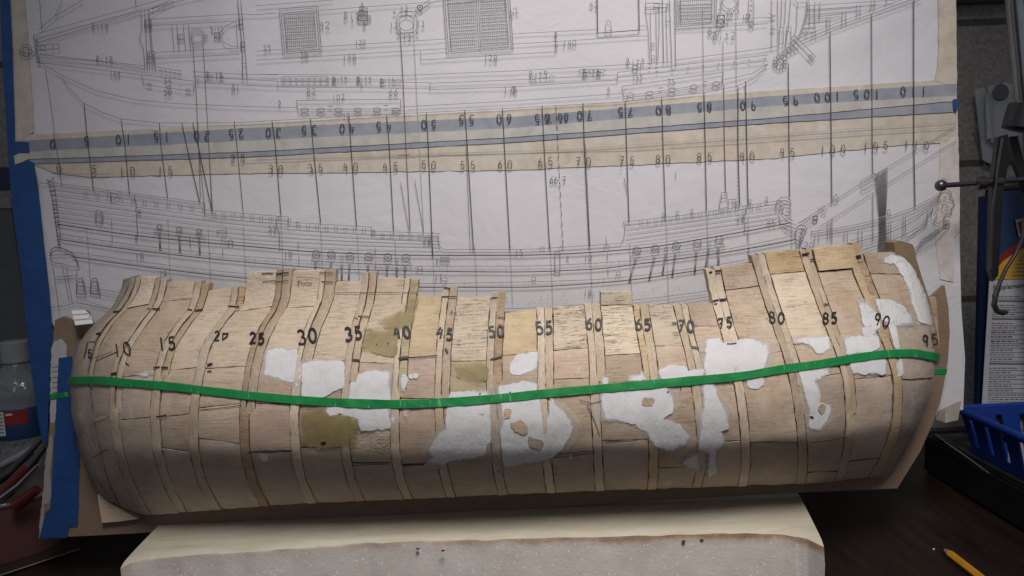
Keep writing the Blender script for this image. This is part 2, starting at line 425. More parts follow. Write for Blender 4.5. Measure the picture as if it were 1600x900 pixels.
def pchip(x, y, xq):
    x = np.asarray(x, float); y = np.asarray(y, float); h = np.diff(x); d = np.diff(y) / h
    m = np.zeros_like(y); m[0] = d[0]; m[-1] = d[-1]
    for i in range(1, len(x) - 1):
        if d[i-1] * d[i] > 0:
            w1 = 2*h[i] + h[i-1]; w2 = h[i] + 2*h[i-1]; m[i] = (w1 + w2) / (w1 / d[i-1] + w2 / d[i])
    k = np.clip(np.searchsorted(x, xq) - 1, 0, len(h) - 1); t = (xq - x[k]) / h[k]
    return ((1+2*t)*(1-t)**2)*y[k] + t*(1-t)**2*h[k]*m[k] + t*t*(3-2*t)*y[k+1] + t*t*(t-1)*h[k]*m[k+1]
PMS = [s[0] for s in ST]
tl = np.linspace(0, NL - 1, 71)
LB = 63                                            # the level of the keel edge
CUR = []
for pm, pts in ST:
    a = np.array(pts, float); CUR.append(np.stack([pchip(range(NL), a[:, k], tl) for k in range(3)], 1))
CUR = np.array(CUR)                                  # station, level, (px, py, b)
# station positions are bunched where the ends round off, so the parameter is stretched there (elliptic ends)
def spar(pm):
    return pm
def col_at(pm):
    return np.stack([np.array([np.interp(pm, PMS, CUR[:, j, k]) for j in range(len(tl))]) for k in range(2)], 1)
pmq = np.unique(np.concatenate([np.linspace(107, 131, 10), np.linspace(131, 1448, 130), np.linspace(1448, 1470, 10)]))
G = np.zeros((len(pmq), len(tl), 3))
for j in range(len(tl)):
    pxy = [np.interp(pmq, PMS, CUR[:, j, k]) for k in range(2)]
    b = pchip(PMS, CUR[:, j, 2], pmq)
    # round the two ends
    for e0, e1 in ((107, 131), (1470, 1448)):
        be = np.interp(e1, PMS, CUR[:, j, 2]); w = (pmq - e0) / (e1 - e0); msk = (w >= 0) & (w <= 1)
        b[msk] = be * np.sqrt(np.clip(1 - (1 - w[msk])**2, 0, 1))
    for i in range(len(pmq)):
        G[i, j] = at_y(pxy[0][i], pxy[1][i], -b[i])
gv = [Vector(G[i, j]) for i in range(len(pmq)) for j in range(len(tl))]
nl = len(tl)
gf = [(i*nl+j, i*nl+j+1, (i+1)*nl+j+1, (i+1)*nl+j) for i in range(len(pmq)-1) for j in range(nl-1)]
BV = BVHTree.FromPolygons(gv, gf)
CEN = Vector((0, 0.25, CZ - 0.16))
def HS(px, py, off=0.0):
    """a point of the hull surface seen at that pixel, moved off along its normal"""
    d = ray(px, py)
    loc, nor, idx, dist = BV.ray_cast(CO, d)
    if loc is None:
        loc, nor, idx, dist = BV.find_nearest(CO + d * 0.70)
    if nor.y > 0: nor = -nor
    return loc + nor * off
def path(pm, py):
    i = int(np.clip(np.searchsorted(PMS, pm) - 1, 0, len(PMS) - 2))
    a = np.interp(py, CUR[i, :, 1], CUR[i, :, 0]); b = np.interp(py, CUR[i+1, :, 1], CUR[i+1, :, 0])
    w = (pm - PMS[i]) / (PMS[i+1] - PMS[i]); return a * (1 - w) + b * w
def botpy(pm): return float(np.interp(pm, PMS, CUR[:, LB, 1]))

hull = thing('ship_hull_model', (0, 0, ZF), 'half built wooden ship hull with white filler patches and a green tape line', 'model ship')

def skin(name, eL, eR, tL, tR, bL, bR, mat, off=0.0, thick=0.010, step=7.0, jit=0.7, parent=hull, cell=None):
    jit = jit * 1.45
    nr = max(2, int(max(bL - tL, bR - tR) / step) + 1); wid = abs(eR((tR + bR) / 2) - eL((tL + bL) / 2))
    nc = max(2, int(wid / step) + 1); V = []; Fc = []
    sd = random.random() * 100
    for j in range(nr + 1):
        s = j / nr; yl = tL + (bL - tL) * s; yr = tR + (bR - tR) * s
        xl = eL(yl) + jit * (noise.noise((sd, yl * 0.07, 0)) + 0.6 * noise.noise((sd, yl * 0.35, 7))); xr = eR(yr) + jit * (noise.noise((sd + 9, yr * 0.07, 0)) + 0.6 * noise.noise((sd + 9, yr * 0.35, 7)))
        for i in range(nc + 1):
            u = i / nc; px = xl + (xr - xl) * u; py = yl + (yr - yl) * u
            if j in (0, nr): py += jit * 1.1 * noise.noise((px * 0.09, sd, 3 + j))
            edge = 0.0004 if (i in (0, nc) or j in (0, nr)) else 0.0
            wav = 0.0007 * noise.noise((px * 0.03, py * 0.03, sd))
            V.append(HS(px, py, off - edge + wav))
    n = len(V); V += [v + Vector((0, thick, 0)) for v in V]
    w = nc + 1
    for j in range(nr):
        for i in range(nc):
            a = j * w + i; Fc.append((a, a+1, a+w+1, a+w)); Fc.append((n+a, n+a+w, n+a+w+1, n+a+1))
    for i in range(nc):
        Fc.append((i, n+i, n+i+1, i+1)); a = nr*w+i; Fc.append((a, a+1, n+a+1, n+a))
    for j in range(nr):
        a = j*w; Fc.append((a, a+w, n+a+w, n+a)); a = j*w+nc; Fc.append((a, n+a, n+a+w, a+w))
    return mesh(name, V, Fc, mat, parent, smooth=True)

# frames: tape position, edges of the two laminations, their tops, where the second stops, materials
RIBS = [
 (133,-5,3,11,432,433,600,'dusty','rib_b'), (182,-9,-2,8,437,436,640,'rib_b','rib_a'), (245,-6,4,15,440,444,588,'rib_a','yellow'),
 (311,-9,0,11,449,448,478,'rib_a','orange'), (388,-8,0,14,422,420,640,'rib_c','rib_b'), (467,-10,-3,14,423,421,566,'rib_a','rib_b'),
 (543,-8,2,14,427,425,600,'rib_a','rib_b'), (617,-4,4,17,437,438,612,'rib_a','olivetan'), (691,-11,-2,11,450,449,616,'rib_b','rib_b'),
 (771,-10,0,13,458,456,598,'rib_a','rib_c'), (853,-12,-1,12,483,482,604,'rib_a','rib_b'), (933,-11,-1,13,477,476,588,'rib_a','rib_b'),
 (1010,-3,6,20,478,477,594,'yellow','rib_b'), (1088,-8,3,13,478,476,585,'rib_b','rib_a'), (1163,-18,-6,5,421,417,560,'rib_a','rib_a'),
 (1243,-13,-2,9,399,397,640,'rib_b','rib_a'), (1320,-9,0,9,391,388,640,'rib_b','rib_b'), (1403,-16,-4,8,383,380,520,'ochre','rib_c')]
def sm(py, e): return min(1, max(0, (py - e) / 7.0))
def lowR(r): return r[1] + 13
def edgeL(r): return lambda py: path(r[0], py) + r[1]
def edgeM(r): return lambda py: path(r[0], py) + r[2] * (1 - sm(py, r[6])) + lowR(r) * sm(py, r[6])
def edgeR(r): return lambda py: path(r[0], py) + (r[3] * (1 - sm(py, r[6])) + max(lowR(r), r[2]) * sm(py, r[6]))
for r in RIBS:
    skin('rib', edgeL(r), edgeM(r), r[4], r[4] - 0.5, botpy(r[0] + r[1]) - 1, botpy(r[0] + r[1] + 12) - 1, M[r[7]], 0.0005, 0.011, 6, 0.8)
    mid = edgeM(r)
    skin('rib', lambda py, r=r: path(r[0], py) + r[2] + 1.1, lambda py, r=r: path(r[0], py) + r[3], r[5], r[5], r[6] + 8, r[6] + 7, M[r[8]], -0.0004, 0.011, 6, 0.8)
# planking between the frames: top edge, then (wood, lower edge left, right) down to the keel
BAYS = [
 [(433,434), ('rough',481,474), ('tan',564,548), ('brown',650,650), ('brown',0,0)],
 [(441,441), ('tan',470,466), ('tan',588,585), ('brown',656,651), ('brown',0,0)],
 [(454,449), ('pale',577,573), ('tan',652,646), ('tan',700,706), ('brown',0,0)],
 [(426,424), ('rough',486,478), ('pale',575,571), ('tan',637,630), ('tan',684,692), ('brown',0,0)],
 [(424,423), ('pale',480,477), ('pale',562,566), ('pink',630,630), ('pink',706,704), ('brown',0,0)],
 [(441,441), ('pale',566,562), ('pink',640,640), ('tan',700,700), ('brown',0,0)],
 [(434,437), ('pale',565,567), ('tan',640,640), ('tan',670,668), ('rough',724,724), ('brown',0,0)],
 [(463,465), ('yellow',558,555), ('pink',622,622), ('tan',726,724), ('brown',0,0)],
 [(466,465), ('crack',564,562), ('olivetan',615,612), ('pink',716,714), ('brown',0,0)],
 [(491,485), ('yellow',555,551), ('tan',620,618), ('tan',716,713), ('brown',0,0)],
 [(481,480), ('crack',546,542), ('pink',592,590), ('tan',710,706), ('brown',0,0)],
 [(457,456), ('crack',476,476), ('crack',554,551), ('tan',598,594), ('tan',688,686), ('brown',0,0)],
 [(478,478), ('crack',539,539), ('tan',600,596), ('tan',732,730), ('brown',0,0)],
 [(476,475), ('tan',509,508), ('tan',551,550), ('tan',690,690), ('brown',0,0)],
 [(418,411), ('tan',453,446), ('tan',560,548), ('tan',690,690), ('brown',0,0)],
 [(396,391), ('orange',428,423), ('pale',537,531), ('tan',590,583), ('brown',738,736), ('brown',0,0)],
 [(390,383), ('ochre',424,419), ('tan',537,531), ('tan',592,586), ('brown',722,716), ('brown',0,0)],
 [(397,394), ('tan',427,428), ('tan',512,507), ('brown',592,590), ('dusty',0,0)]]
for k, bay in enumerate(BAYS):
    r = RIBS[k]; e1 = edgeR(r)
    eL = lambda py, e1=e1: e1(py) + 1.4
    if k + 1 < len(RIBS): e2 = edgeL(RIBS[k+1]); eR = lambda py, e2=e2: e2(py) - 1.3; bR = botpy(RIBS[k+1][0] - 8)
    else: eR = lambda py: path(1462, py); bR = botpy(1462)
    bL = botpy(r[0] + 12); tL, tR = bay[0]
    for q, (mt, yl, yr) in enumerate(bay[1:]):
        if yl == 0: yl, yr = bL, bR
        skin('planking_block', eL, eR, tL, tR, yl, yr, M[mt], random.uniform(-0.0007, 0.0003) + (0.002 if mt in ('ochre',) else 0), 0.012)
        tL, tR = yl + 1.4, yr + 1.4
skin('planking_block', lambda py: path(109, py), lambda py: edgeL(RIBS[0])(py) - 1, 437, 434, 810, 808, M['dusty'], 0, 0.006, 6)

# dark core behind the gaps, closed to the backing board
tops = []
for k, bay in enumerate(BAYS):
    if k == 11: bay = [(476, 476)]
    tops.append((RIBS[k][0] + 14, bay[0][0] + 8)); nx = RIBS[k+1][0] - 12 if k + 1 < len(RIBS) else 1455
    tops.append((nx, bay[0][1] + 8))
tx = [a for a, b in tops]; ty = [b for a, b in tops]
V = []; Fc = []; cols = list(np.linspace(120, 1458, 150)); NR = 46
for pm in cols:
    t0 = max(np.interp(pm + q, tx, ty) for q in (-24, -16, -8, 0, 8, 16, 24)) + 2; b0 = botpy(pm) - 1.5
    c = [HS(path(pm, t0 + (b0 - t0) * j / NR), t0 + (b0 - t0) * j / NR, -0.0022) for j in range(NR + 1)]
    V += [Vector((c[0].x, 0.0005, c[0].z - 0.002))] + c + [Vector((c[-1].x, 0.0005, c[-1].z - 0.001))]
n = NR + 3
for i in range(len(cols) - 1):
    for j in range(n - 1): Fc.append((i*n+j, i*n+j+1, (i+1)*n+j+1, (i+1)*n+j))
mesh('hull_core', V, Fc, M['core'], hull)

# filler patches: outlines with ragged rims laid over the planking
def inside(p, poly):
    c = False; n = len(poly); x, y = p
    for i in range(n):
        x1, y1 = poly[i]; x2, y2 = poly[i-1]
        if (y1 > y) != (y2 > y) and x < (x2-x1)*(y-y1)/(y2-y1)+x1: c = not c
    return c
def ragged(poly, amp, step=3.0, freq=0.16):
    out = []
    n = len(poly)
    sg = 1 if sum(poly[i-1][0]*poly[i][1]-poly[i][0]*poly[i-1][1] for i in range(n)) < 0 else -1
    for i in range(n):
        a = Vector(poly[i]); b = Vector(poly[(i+1) % n]); L = (b - a).length; k = max(1, int(L / step))
        nn = Vector((-(b-a).y, (b-a).x)).normalized() if L > 0 else Vector((0, 0))
        for j in range(k):
            p = a.lerp(b, j / k)
            d = sg * 0.8 * min(amp, 1.9) + amp * (noise.noise((p.x*freq, p.y*freq, 1.7)) + 0.7 * noise.noise((p.x*freq*3, p.y*freq*3, 5.1)))
            out.append(p + nn * d)
    return out
def flat_fill(name, poly, fn, mat, parent, amp=0.0, grid=7.0, thick=None, smooth=True, label=None, step=3.0, relief=0.0):
    pts = ragged(poly, amp, step) if amp else [Vector(p) for p in poly]
    pl = [(p.x, p.y) for p in pts]; nb = len(pts)
    x0 = min(p.x for p in pts); x1 = max(p.x for p in pts); y0 = min(p.y for p in pts); y1 = max(p.y for p in pts)
    allp = list(pts); y = y0 + grid / 2
    while y < y1:
        x = x0 + grid / 2
        while x < x1:
            q = (x + random.uniform(-1, 1), y + random.uniform(-1, 1))
            if inside(q, pl) and min((q[0]-p.x)**2 + (q[1]-p.y)**2 for p in pts) > 4: allp.append(Vector(q))
            x += grid
        y += grid
    vs, es, fs, *_ = delaunay_2d_cdt(allp, [(i, (i+1) % nb) for i in range(nb)], [list(range(nb))], 2, 1e-4)
    fs = [f for f in fs if inside(((vs[f[0]].x+vs[f[1]].x+vs[f[2]].x)/3, (vs[f[0]].y+vs[f[1]].y+vs[f[2]].y)/3), pl)]
    V3 = []
    for v in vs:
        V3.append(fn(v.x, v.y, relief * (0.5 + noise.noise((v.x*0.07, v.y*0.07, 2.2))) if relief else 0.0))
    Fc = [tuple(f) for f in fs]
    if thick is not None:
        cnt = {}
        for f in fs:
            for a, b in zip(f, list(f[1:]) + [f[0]]): cnt[(a, b)] = 1
        bd = [(a, b) for a, b in cnt if (b, a) not in cnt]
        n = len(V3); ids = {}
        for a, b in bd:
            for c in (a, b):
                if c not in ids: ids[c] = len(V3); V3.append(V3[c] + Vector(thick))
            Fc.append((b, a, ids[a], ids[b]))
    o = mesh(name, V3, Fc, mat, parent, smooth, label)
    if relief:
        at = o.data.attributes.new('rim', 'FLOAT', 'POINT')
        for i, v in enumerate(vs):
            dd = 1e9
            for k in range(nb):
                p0, p1 = pts[k], pts[(k+1) % nb]; e = p1 - p0; L2 = e.length_squared
                u = max(0, min(1, (v - p0).dot(e) / L2)) if L2 else 0
                dd = min(dd, (v - p0 - e*u).length)
            at.data[i].value = dd
    return o
def patch(poly, kind='putty', off=0.0006, amp=1.9, relief=0.0003):
    flat_fill('filler_patch', poly, lambda x, y, e: HS(x, y, off + e), M[kind], hull, amp, 5.0, None, relief=relief)
for p in [
 [(570,515),(600,513),(622,512),(620,555),(605,556),(585,552),(565,548)], [(590,500),(608,495),(630,482),(638,468),(655,463),(651,485),(640,520),(622,514),(600,513)],
 [(470,640),(505,637),(515,650),(530,648),(548,652),(558,655),(562,673),(555,700),(500,700),(470,690)],
 [(710,570),(755,563),(763,575),(762,592),(745,600),(715,590)]]:
    patch(p, 'olive', 0.0008, 1.5, 0.0003)
for p in [
 [(212,586),(240,579),(243,584),(225,588)],
 [(419,550),(430,547),(442,545),(450,551),(465,546),(464,572),(462,600),(452,604),(457,597),(412,585),(415,560)],
 [(474,568),(505,563),(537,565),(538,602),(518,612),(500,622),(472,624)],
 [(560,585),(582,580),(609,580),(609,628),(546,628),(548,601),(557,597)],
 [(627,572),(636,590),(635,610),(627,610)], [(638,586),(654,584),(652,590),(640,591)],
 [(510,632),(550,632),(609,634),(609,668),(590,670),(565,673),(560,655),(547,649),(530,645),(520,652),(510,645)],
 [(701,630),(766,628),(766,690),(759,694),(759,712),(731,714),(705,718),(690,725),(662,725),(675,712),(668,705),(681,679),(697,669)],
 [(782,625),(844,618),(846,643),(857,649),(860,618),(870,634),(887,649),(894,667),(890,684),(876,703),(862,712),(844,720),(802,727),(788,731),(782,671),(787,656)],
 [(798,570),(809,556),(840,550),(840,577),(809,586),(797,582)], [(780,604),(805,600),(820,595),(836,600),(838,612),(780,618)],
 [(705,614),(764,610),(764,622),(720,626),(700,626)],
 [(940,612),(970,610),(1041,604),(1052,621),(1051,642),(1041,648),(1036,655),(1060,662),(1077,681),(1073,692),(1049,704),(1024,697),(1011,677),(1000,668),(994,661),(970,658),(944,657),(939,636)],
 [(1098,596),(1114,596),(1122,623),(1137,642),(1137,668),(1124,674),(1133,692),(1118,704),(1120,736),(1107,745),(1108,709),(1094,702),(1092,646),(1099,636)],
 [(1065,721),(1079,709),(1092,705),(1094,736),(1077,731)],
 [(1104,532),(1122,529),(1128,537),(1150,537),(1160,530),(1175,532),(1200,536),(1202,552),(1190,577),(1170,588),(1105,596),(1100,570)],
 [(1028,580),(1045,572),(1068,572),(1075,580),(1100,578),(1098,596),(1040,600)], [(940,590),(950,590),(950,602),(940,602)], [(982,588),(1000,586),(1004,576),(1010,594),(982,596)],
 [(1167,588),(1190,586),(1195,600),(1180,607),(1168,606)],
 [(1237,530),(1295,527),(1295,543),(1285,551),(1275,550),(1262,537),(1238,537)],
 [(1318,528),(1370,525),(1372,542),(1360,550),(1322,554)], [(1347,510),(1367,508),(1368,526),(1345,525)], [(1340,457),(1350,468),(1365,488),(1372,500),(1362,497),(1348,477)],
 [(1373,473),(1390,473),(1407,482),(1424,505),(1400,504),(1388,505),(1380,495)], [(1388,506),(1397,506),(1404,545),(1398,546)],
 [(1374,406),(1390,400),(1410,401),(1422,407),(1428,418),(1428,430),(1436,442),(1449,472),(1457,506),(1443,503),(1430,464),(1416,417),(1413,409),(1390,411),(1377,409)],
 [(1392,404),(1412,404),(1424,414),(1430,432),(1440,455),(1450,482),(1452,506),(1436,504),(1424,470),(1412,432)], [(1366,468),(1392,470),(1412,482),(1430,508),(1400,508),(1378,500)], [(1340,470),(1362,480),(1376,512),(1352,516)],
 [(1248,578),(1291,574),(1295,584),(1274,596),(1280,616),(1280,630),(1294,632),(1297,640),(1291,659),(1280,671),(1265,670),(1263,642),(1257,616)],
 [(1327,564),(1381,560),(1383,584),(1347,584),(1330,583)], [(1400,562),(1409,562),(1413,584),(1404,588)],
 [(885,712),(893,709),(899,712),(892,716)], [(905,712),(911,709),(916,713),(909,716)], [(402,708),(412,708),(425,716),(415,720)],
 [(466,566),(470,566),(468,600),(462,610)], [(632,640),(640,640),(636,655),(632,652)],
 [(617,648),(609,650),(609,660),(617,662)]]:
    ar = abs(sum(p[i-1][0]*p[i][1] - p[i][0]*p[i-1][1] for i in range(len(p)))) / 2
    if ar > 500:
        mx = sum(q[0] for q in p)/len(p); my = sum(q[1] for q in p)/len(p)
        patch([(mx + (q[0]-mx)*1.22, my + (q[1]-my)*1.16) for q in p], 'smear', 0.00045, 4.0, 0.0002)
    patch(p)
for p in [[(798,662),(812,657),(824,665),(821,676),(806,673)], [(826,681),(848,690),(845,698),(830,696)], [(788,640),(798,640),(796,650),(790,653)], [(1006,622),(1022,624),(1018,632),(1004,632)], [(1281,632),(1288,634),(1284,645),(1279,640)]]:
    patch(p, 'tan', 0.0014, 2.0, 0.0002)

# ------------------------------------------------------------------ ribbons of ink and tape
class Ink:
    def __init__(s, fn, ws=1.0): s.fn = fn; s.v = []; s.f = []; s.k = 0; s.ws = ws
    def flush(s, name, mat, parent):
        if s.v: s.build(name, mat, parent)
        s.v = []; s.f = []
    def line(s, pts, w=1.0, closed=False, step=14.0, sub=True):
        w = w * s.ws; P = [Vector(p) for p in pts]
        if closed: P.append(P[0].copy())
        Q = []
        for a, b in zip(P[:-1], P[1:]):
            L = (b - a).length
            if L < 1e-6: continue
            k = max(1, int(L / step)) if sub else 1
            for j in range(k): Q.append(a.lerp(b, j / k))
        Q.append(P[-1])
        if len(Q) < 2: return
        e = 0.0000045 * (s.k % 60); s.k += 1; base = len(s.v)
        for i, p in enumerate(Q):
            t0 = (Q[i] - Q[i-1]) if i else (Q[1] - Q[0]); t1 = (Q[i+1] - Q[i]) if i + 1 < len(Q) else t0
            t = t0.normalized() + t1.normalized()
            if t.length < 0.3: t = t1
            t.normalize(); nn = Vector((-t.y, t.x))
            m = min(1.6, 1 / max(0.5, nn.dot(Vector((-t1.normalized().y, t1.normalized().x)))))
            s.v.append(s.fn(p.x + nn.x*w*m/2, p.y + nn.y*w*m/2, e)); s.v.append(s.fn(p.x - nn.x*w*m/2, p.y - nn.y*w*m/2, e))
        for i in range(len(Q) - 1): s.f.append((base+2*i, base+2*i+1, base+2*i+3, base+2*i+2))
    def circle(s, cx, cy, r, w=1.0, ry=None, n=16):
        ry = ry or r
        s.line([(cx + r*math.cos(2*math.pi*i/n), cy + ry*math.sin(2*math.pi*i/n)) for i in range(n)], w, True, 99)
    def dot(s, x, y, r=1.0):
        s.line([(x - r, y), (x + r, y)], 2*r, False, 99)
    def rect(s, x0, y0, x1, y1, w=1.0, skew=0.0):
        d = (x1 - x0) * skew; s.line([(x0, y0), (x1, y0 + d), (x1, y1 + d), (x0, y1)], w, True)
    def text(s, txt, cx, cy, h, w=1.2, rot=0.0, tight=0.72):
        adv = h * tight; tot = adv * len(txt); c, sn = math.cos(rot), math.sin(rot)
        for i, ch in enumerate(txt):
            jx = random.uniform(-.04, .04) * h; jy = random.uniform(-.05, .05) * h; sl = random.uniform(-.12, .05)
            for stroke in GLYPH.get(ch, []):
                pp = []
                for gx, gy in stroke:
                    x = -tot/2 + adv*i + adv*0.12 + gx*h*0.9 + jx - sl*h*(gy-.5); y = (gy - .5)*h + jy
                    pp.append((cx + x*c - y*sn, cy + x*sn + y*c))
                s.line(pp, w, False, 99)
    def build(s, name, mat, parent, label=None): return mesh(name, s.v, s.f, mat, parent, label=label)
def arc(cx, cy, rx, ry, a0, a1, n=9): return [(cx + rx*math.cos(R(a0+(a1-a0)*i/n)), cy + ry*math.sin(R(a0+(a1-a0)*i/n))) for i in range(n+1)]
GLYPH = {
 '0': [arc(.3,.5,.27,.48,-80,290,14)], '1': [[(.3,.0),(.28,.5),(.26,1)]],
 '2': [[(.06,.22)] + arc(.3,.25,.23,.24,-160,40,6) + [(.05,.97),(.6,.93)]],
 '3': [arc(.27,.26,.24,.25,-150,80,7) + arc(.27,.74,.28,.27,-75,150,8)],
 '4': [[(.3,.02),(.05,.58),(.55,.5)], [(.46,.18),(.42,1)]],
 '5': [[(.55,.03),(.16,.06),(.12,.42)] + arc(.26,.68,.28,.3,-100,140,8)],
 '6': [[(.48,.02),(.2,.3)] + arc(.3,.7,.23,.29,180,-180,12)], '7': [[(.05,.06),(.56,.05),(.22,1)], [(.16,.5),(.48,.48)]],
 '8': [arc(.3,.26,.21,.25,-60,290,10), arc(.3,.75,.25,.25,-90,270,11)], '9': [arc(.3,.28,.22,.27,0,-350,11) + [(.5,.3),(.38,1)]],
 'B': [[(.08,.0),(.08,1)], [(.08,.02),(.4,.1),(.42,.35),(.1,.47),(.5,.6),(.48,.88),(.08,.98)]], 'i': [[(.3,.38),(.28,1)], [(.3,.12),(.3,.18)]],
 't': [[(.3,.12),(.28,.85),(.48,.95)], [(.1,.4),(.52,.36)]], ',': [[(.3,.9),(.2,1.1)]], '.': [[(.28,.94),(.34,.98)]],
 '-': [[(.05,.5),(.55,.45)]], 'D': [[(.0,.22),(.66,.18),(.56,.5),(.08,.85),(.1,.25)]], 'P': [[(.1,0),(.1,1)], [(.1,.05),(.5,.15),(.45,.45),(.1,.5)]],
 '|': [[(.3,0),(.3,1)]]}

# hull markings
hk = Ink(lambda x, y, e: HS(x, y, 0.0013 + e))
for s_, x, y, h, w, rt in [('5',142,552,13,1.6,0),('10',193,546,20,2.0,-.15),('15',262,538,20,2.6,-.15),('2D',346,527,15,2.2,.1),('25',403,530,17,3.4,0),('30',481,526,22,3.4,-.12),
    ('35',553,522,20,3.4,-.1),('40',629,521,18,3.4,-.08),('45',696,522,18,3.2,.12),('50',776,518,17,3.2,-.08),('55',851,513,20,3.2,-.1),('60',928,507,18,2.9,0),('65',1005,508,18,3.2,0),('70',1072,510,18,3.2,0),
    ('75',1133,505,16,2.7,-.1),('80',1213,497,17,2.5,0),('85',1296,498,17,2.7,0),('90',1377,501,18,2.3,.25),('95',1452,532,17,2.2,-.1)]:
    hk.text(s_, x, y, h, w, rt, 0.80); hk.flush('station_number', M['marker'], hull)
for x0, y0, x1, y1, w in [(178,489,187,487,2),(152,523,159,521,2.4),(231,484,237,484,1),(239,484,251,484,2),(294,484,301,486,2),(305,487,318,485,2.2),(357,479,375,480,2.2),(241,576,251,574,2),(253,575,264,575,2.4),(325,571,333,569,3),(325,581,332,581,2),
    (175,585,184,583,3),(133,560,139,535,1),(139,535,153,534,1),(140,552,145,563,1.2),(120,535,134,520,1),(246,650,262,648,2),(314,640,378,633,1.8),(432,428,452,426,2),(430,440,452,438,1),(411,440,432,438,1),(463,433,497,435,1),(410,427,428,427,1.6),(500,426,522,427,1),(503,440,522,441,1.3),(524,458,650,457,1.3),(650,457,654,462,1),
    (560,495,578,496,1.3),(552,563,562,564,3),(623,561,639,559,4),(640,559,684,556,1.6),(694,449,704,451,1.8),(691,464,714,464,1.6),(703,490,714,489,1),(696,545,700,552,3),(766,562,784,557,2.4),(767,466,778,465,1.4),(778,496,788,497,1.4),
    (1107,426,1112,425,2.6),(1116,424,1125,423,3),(1113,471,1122,469,2.6),(1123,469,1134,468,3),(1115,475,1120,475,1.4),(1252,398,1263,396,3.6),(1265,406,1274,405,2.2),(1336,402,1344,401,4.2),(1286,476,1293,476,2),(1080,542,1092,545,2.2),(1135,538,1150,537,1.6),
    (1050,505,1057,506,1.8),(388,706,458,703,2),(552,725,606,723,2),(629,726,662,724,2),(865,713,930,705,1.8),(945,690,995,687,1.8),(1266,690,1323,682,1.3),(200,540,206,557,1),(555,497,560,500,1),(1264,650,1270,652,2.4),(502,692,510,690,4),(1060,452,1062,452,1),(318,745,322,744,1)]:
    hk.line([(x0, y0), ((x0+x1)/2 + random.uniform(-.4,.4), (y0+y1)/2 + random.uniform(-.6,.6)), (x1, y1)], w if abs(x1-x0) < 34 else w*0.6); hk.flush('pencil_tick', M['marker'], hull)
hk.line([(464,441),(470,440),(474,444),(480,442),(489,443)], 1.1); hk.line([(468,438),(467,446)], 1); hk.flush('pencil_note', M['marker'], hull)
for pts in [[(905,625),(925,630),(940,626)], [(917,632),(928,655),(937,680)], [(150,560),(178,550)], [(145,715),(170,700)], [(150,660),(172,652)]]: hk.line(pts, 0.9); hk.flush('crack_line', M['marker'], hull)
for x, y in [(607,538),(750,615),(797,613),(986,609),(778,734),(1063,607),(1043,612),(160,757),(147,752),(589,539),(706,487)]: hk.dot(x, y, 1.1); hk.flush('ink_spot', M['marker'], hull)

# green tape along the wale, and its two ends on the backing board
TP = [(108,595),(128,594),(150,594),(200,598),(260,603),(330,611),(400,619),(470,625),(540,629),(620,631),(700,628),(780,622),(860,614),(940,607),(1020,600),(1100,593),(1160,587),(1220,577),(1280,569),(1340,559),(1390,553),(1420,552),(1445,555),(1466,559)]
TX = [p[0] for p in TP]; TY = [p[1] for p in TP]
V = []; Fc = []; xs = np.linspace(109, 1465, 210)
for x in xs:
    yc = pchip(TX, TY, np.array([x]))[0]; w = 5.8 + 0.7*math.sin((x-100)/1400*math.pi) + 0.6*noise.noise((x*.02, 0, 0)) + 0.35*noise.noise((x*.11, 4, 0)); sl = (np.interp(x+6, TX, TY) - np.interp(x-6, TX, TY))/12
    for k in (-1, -.33, .33, 1):
        V.append(HS(x - sl*k*w, yc + k*w, 0.0019 + 0.0006*noise.noise((x*.06, k*.6, 8))))
    for k in (1, -1): V.append(HS(x - sl*k*w, yc + k*w, 0.0004))
for i in range(len(xs) - 1):
    for j in range(6):
        a = i*6+j; b = i*6+(j+1) % 6; Fc.append((a, b, b+6, a+6))
mesh('green_tape', V, Fc, M['green'], hull, True)
BF = lambda off: (lambda x, y, e=0.0: at_y(x, y, -off) + Vector((0, -e, 0)))
flat_fill('green_tape', [(78,616),(108,612),(108,620),(77,624)], BF(0.0016), M['green'], hull, 0.0, 8, (0, .0008, 0), False)
flat_fill('green_tape', [(1460,577),(1480,576),(1479,585),(1459,585)], BF(0.0006), M['green'], hull, 0.0, 8, (0, .0005, 0), False)

# backing board with its paper remnants, tape, wedge and stern block
bo = [(60,841),(68,790),(75,700),(80,620),(82,540),(86,500),(98,495),(106,498),(125,520),(200,470),(300,500),(900,520),(1380,420),(1440,470),(1455,466),(1476,446),(1482,480),(1484,520),(1481,565),(1470,625),(1458,660),(1438,705),(1402,763),(1200,772),(1000,784),(800,797),(600,809),(400,821),(200,834)]
zb = min(at_y(x, y, 0).z for x, y in [(60,841),(800,797),(1402,763)])
mb = MB(); mb.poly([at_y(x, y, 0) for x, y in bo], (0, 0.0055, 0)); mb.build('backing_board', M['board'], hull)
flat_fill('paper_remnant', [(81,545),(84,535),(95,530),(103,540),(103,562),(108,600),(104,630),(92,640),(84,660),(80,660),(79,650)], BF(0.0004), M['remnant2'], hull, 1.2, 9, (0, .0003, 0), False)
flat_fill('paper_remnant', [(62,836),(74,705),(80,680),(81,700),(76,740),(80,770),(76,785),(68,788),(65,836)], BF(0.0005), M['remnant'], hull, 1.6, 9, (0, .0004, 0), False)
pr = Ink(BF(0.0007))
for y in (574, 581, 590, 598, 606, 614): pr.line([(82, y), (108, y - 4)], 1.0)
pr.build('ink_lines', M['ink'], hull)
flat_fill('blue_tape', [(92,560),(112,557),(114,620),(118,690),(124,712),(121,820),(107,822),(104,840),(62,840),(72,800),(79,795),(84,700),(88,640)], BF(0.0011), M['blue'], hull, 0.5, 12, (0, .0006, 0), False)
flat_fill('blue_tape', [(72,801),(79,796),(120,792),(120.5,822),(107,823),(104,840.5),(62,840.5)], BF(0.0015), M['blue'], hull, 0.4, 12, (0, .0003, 0), False)
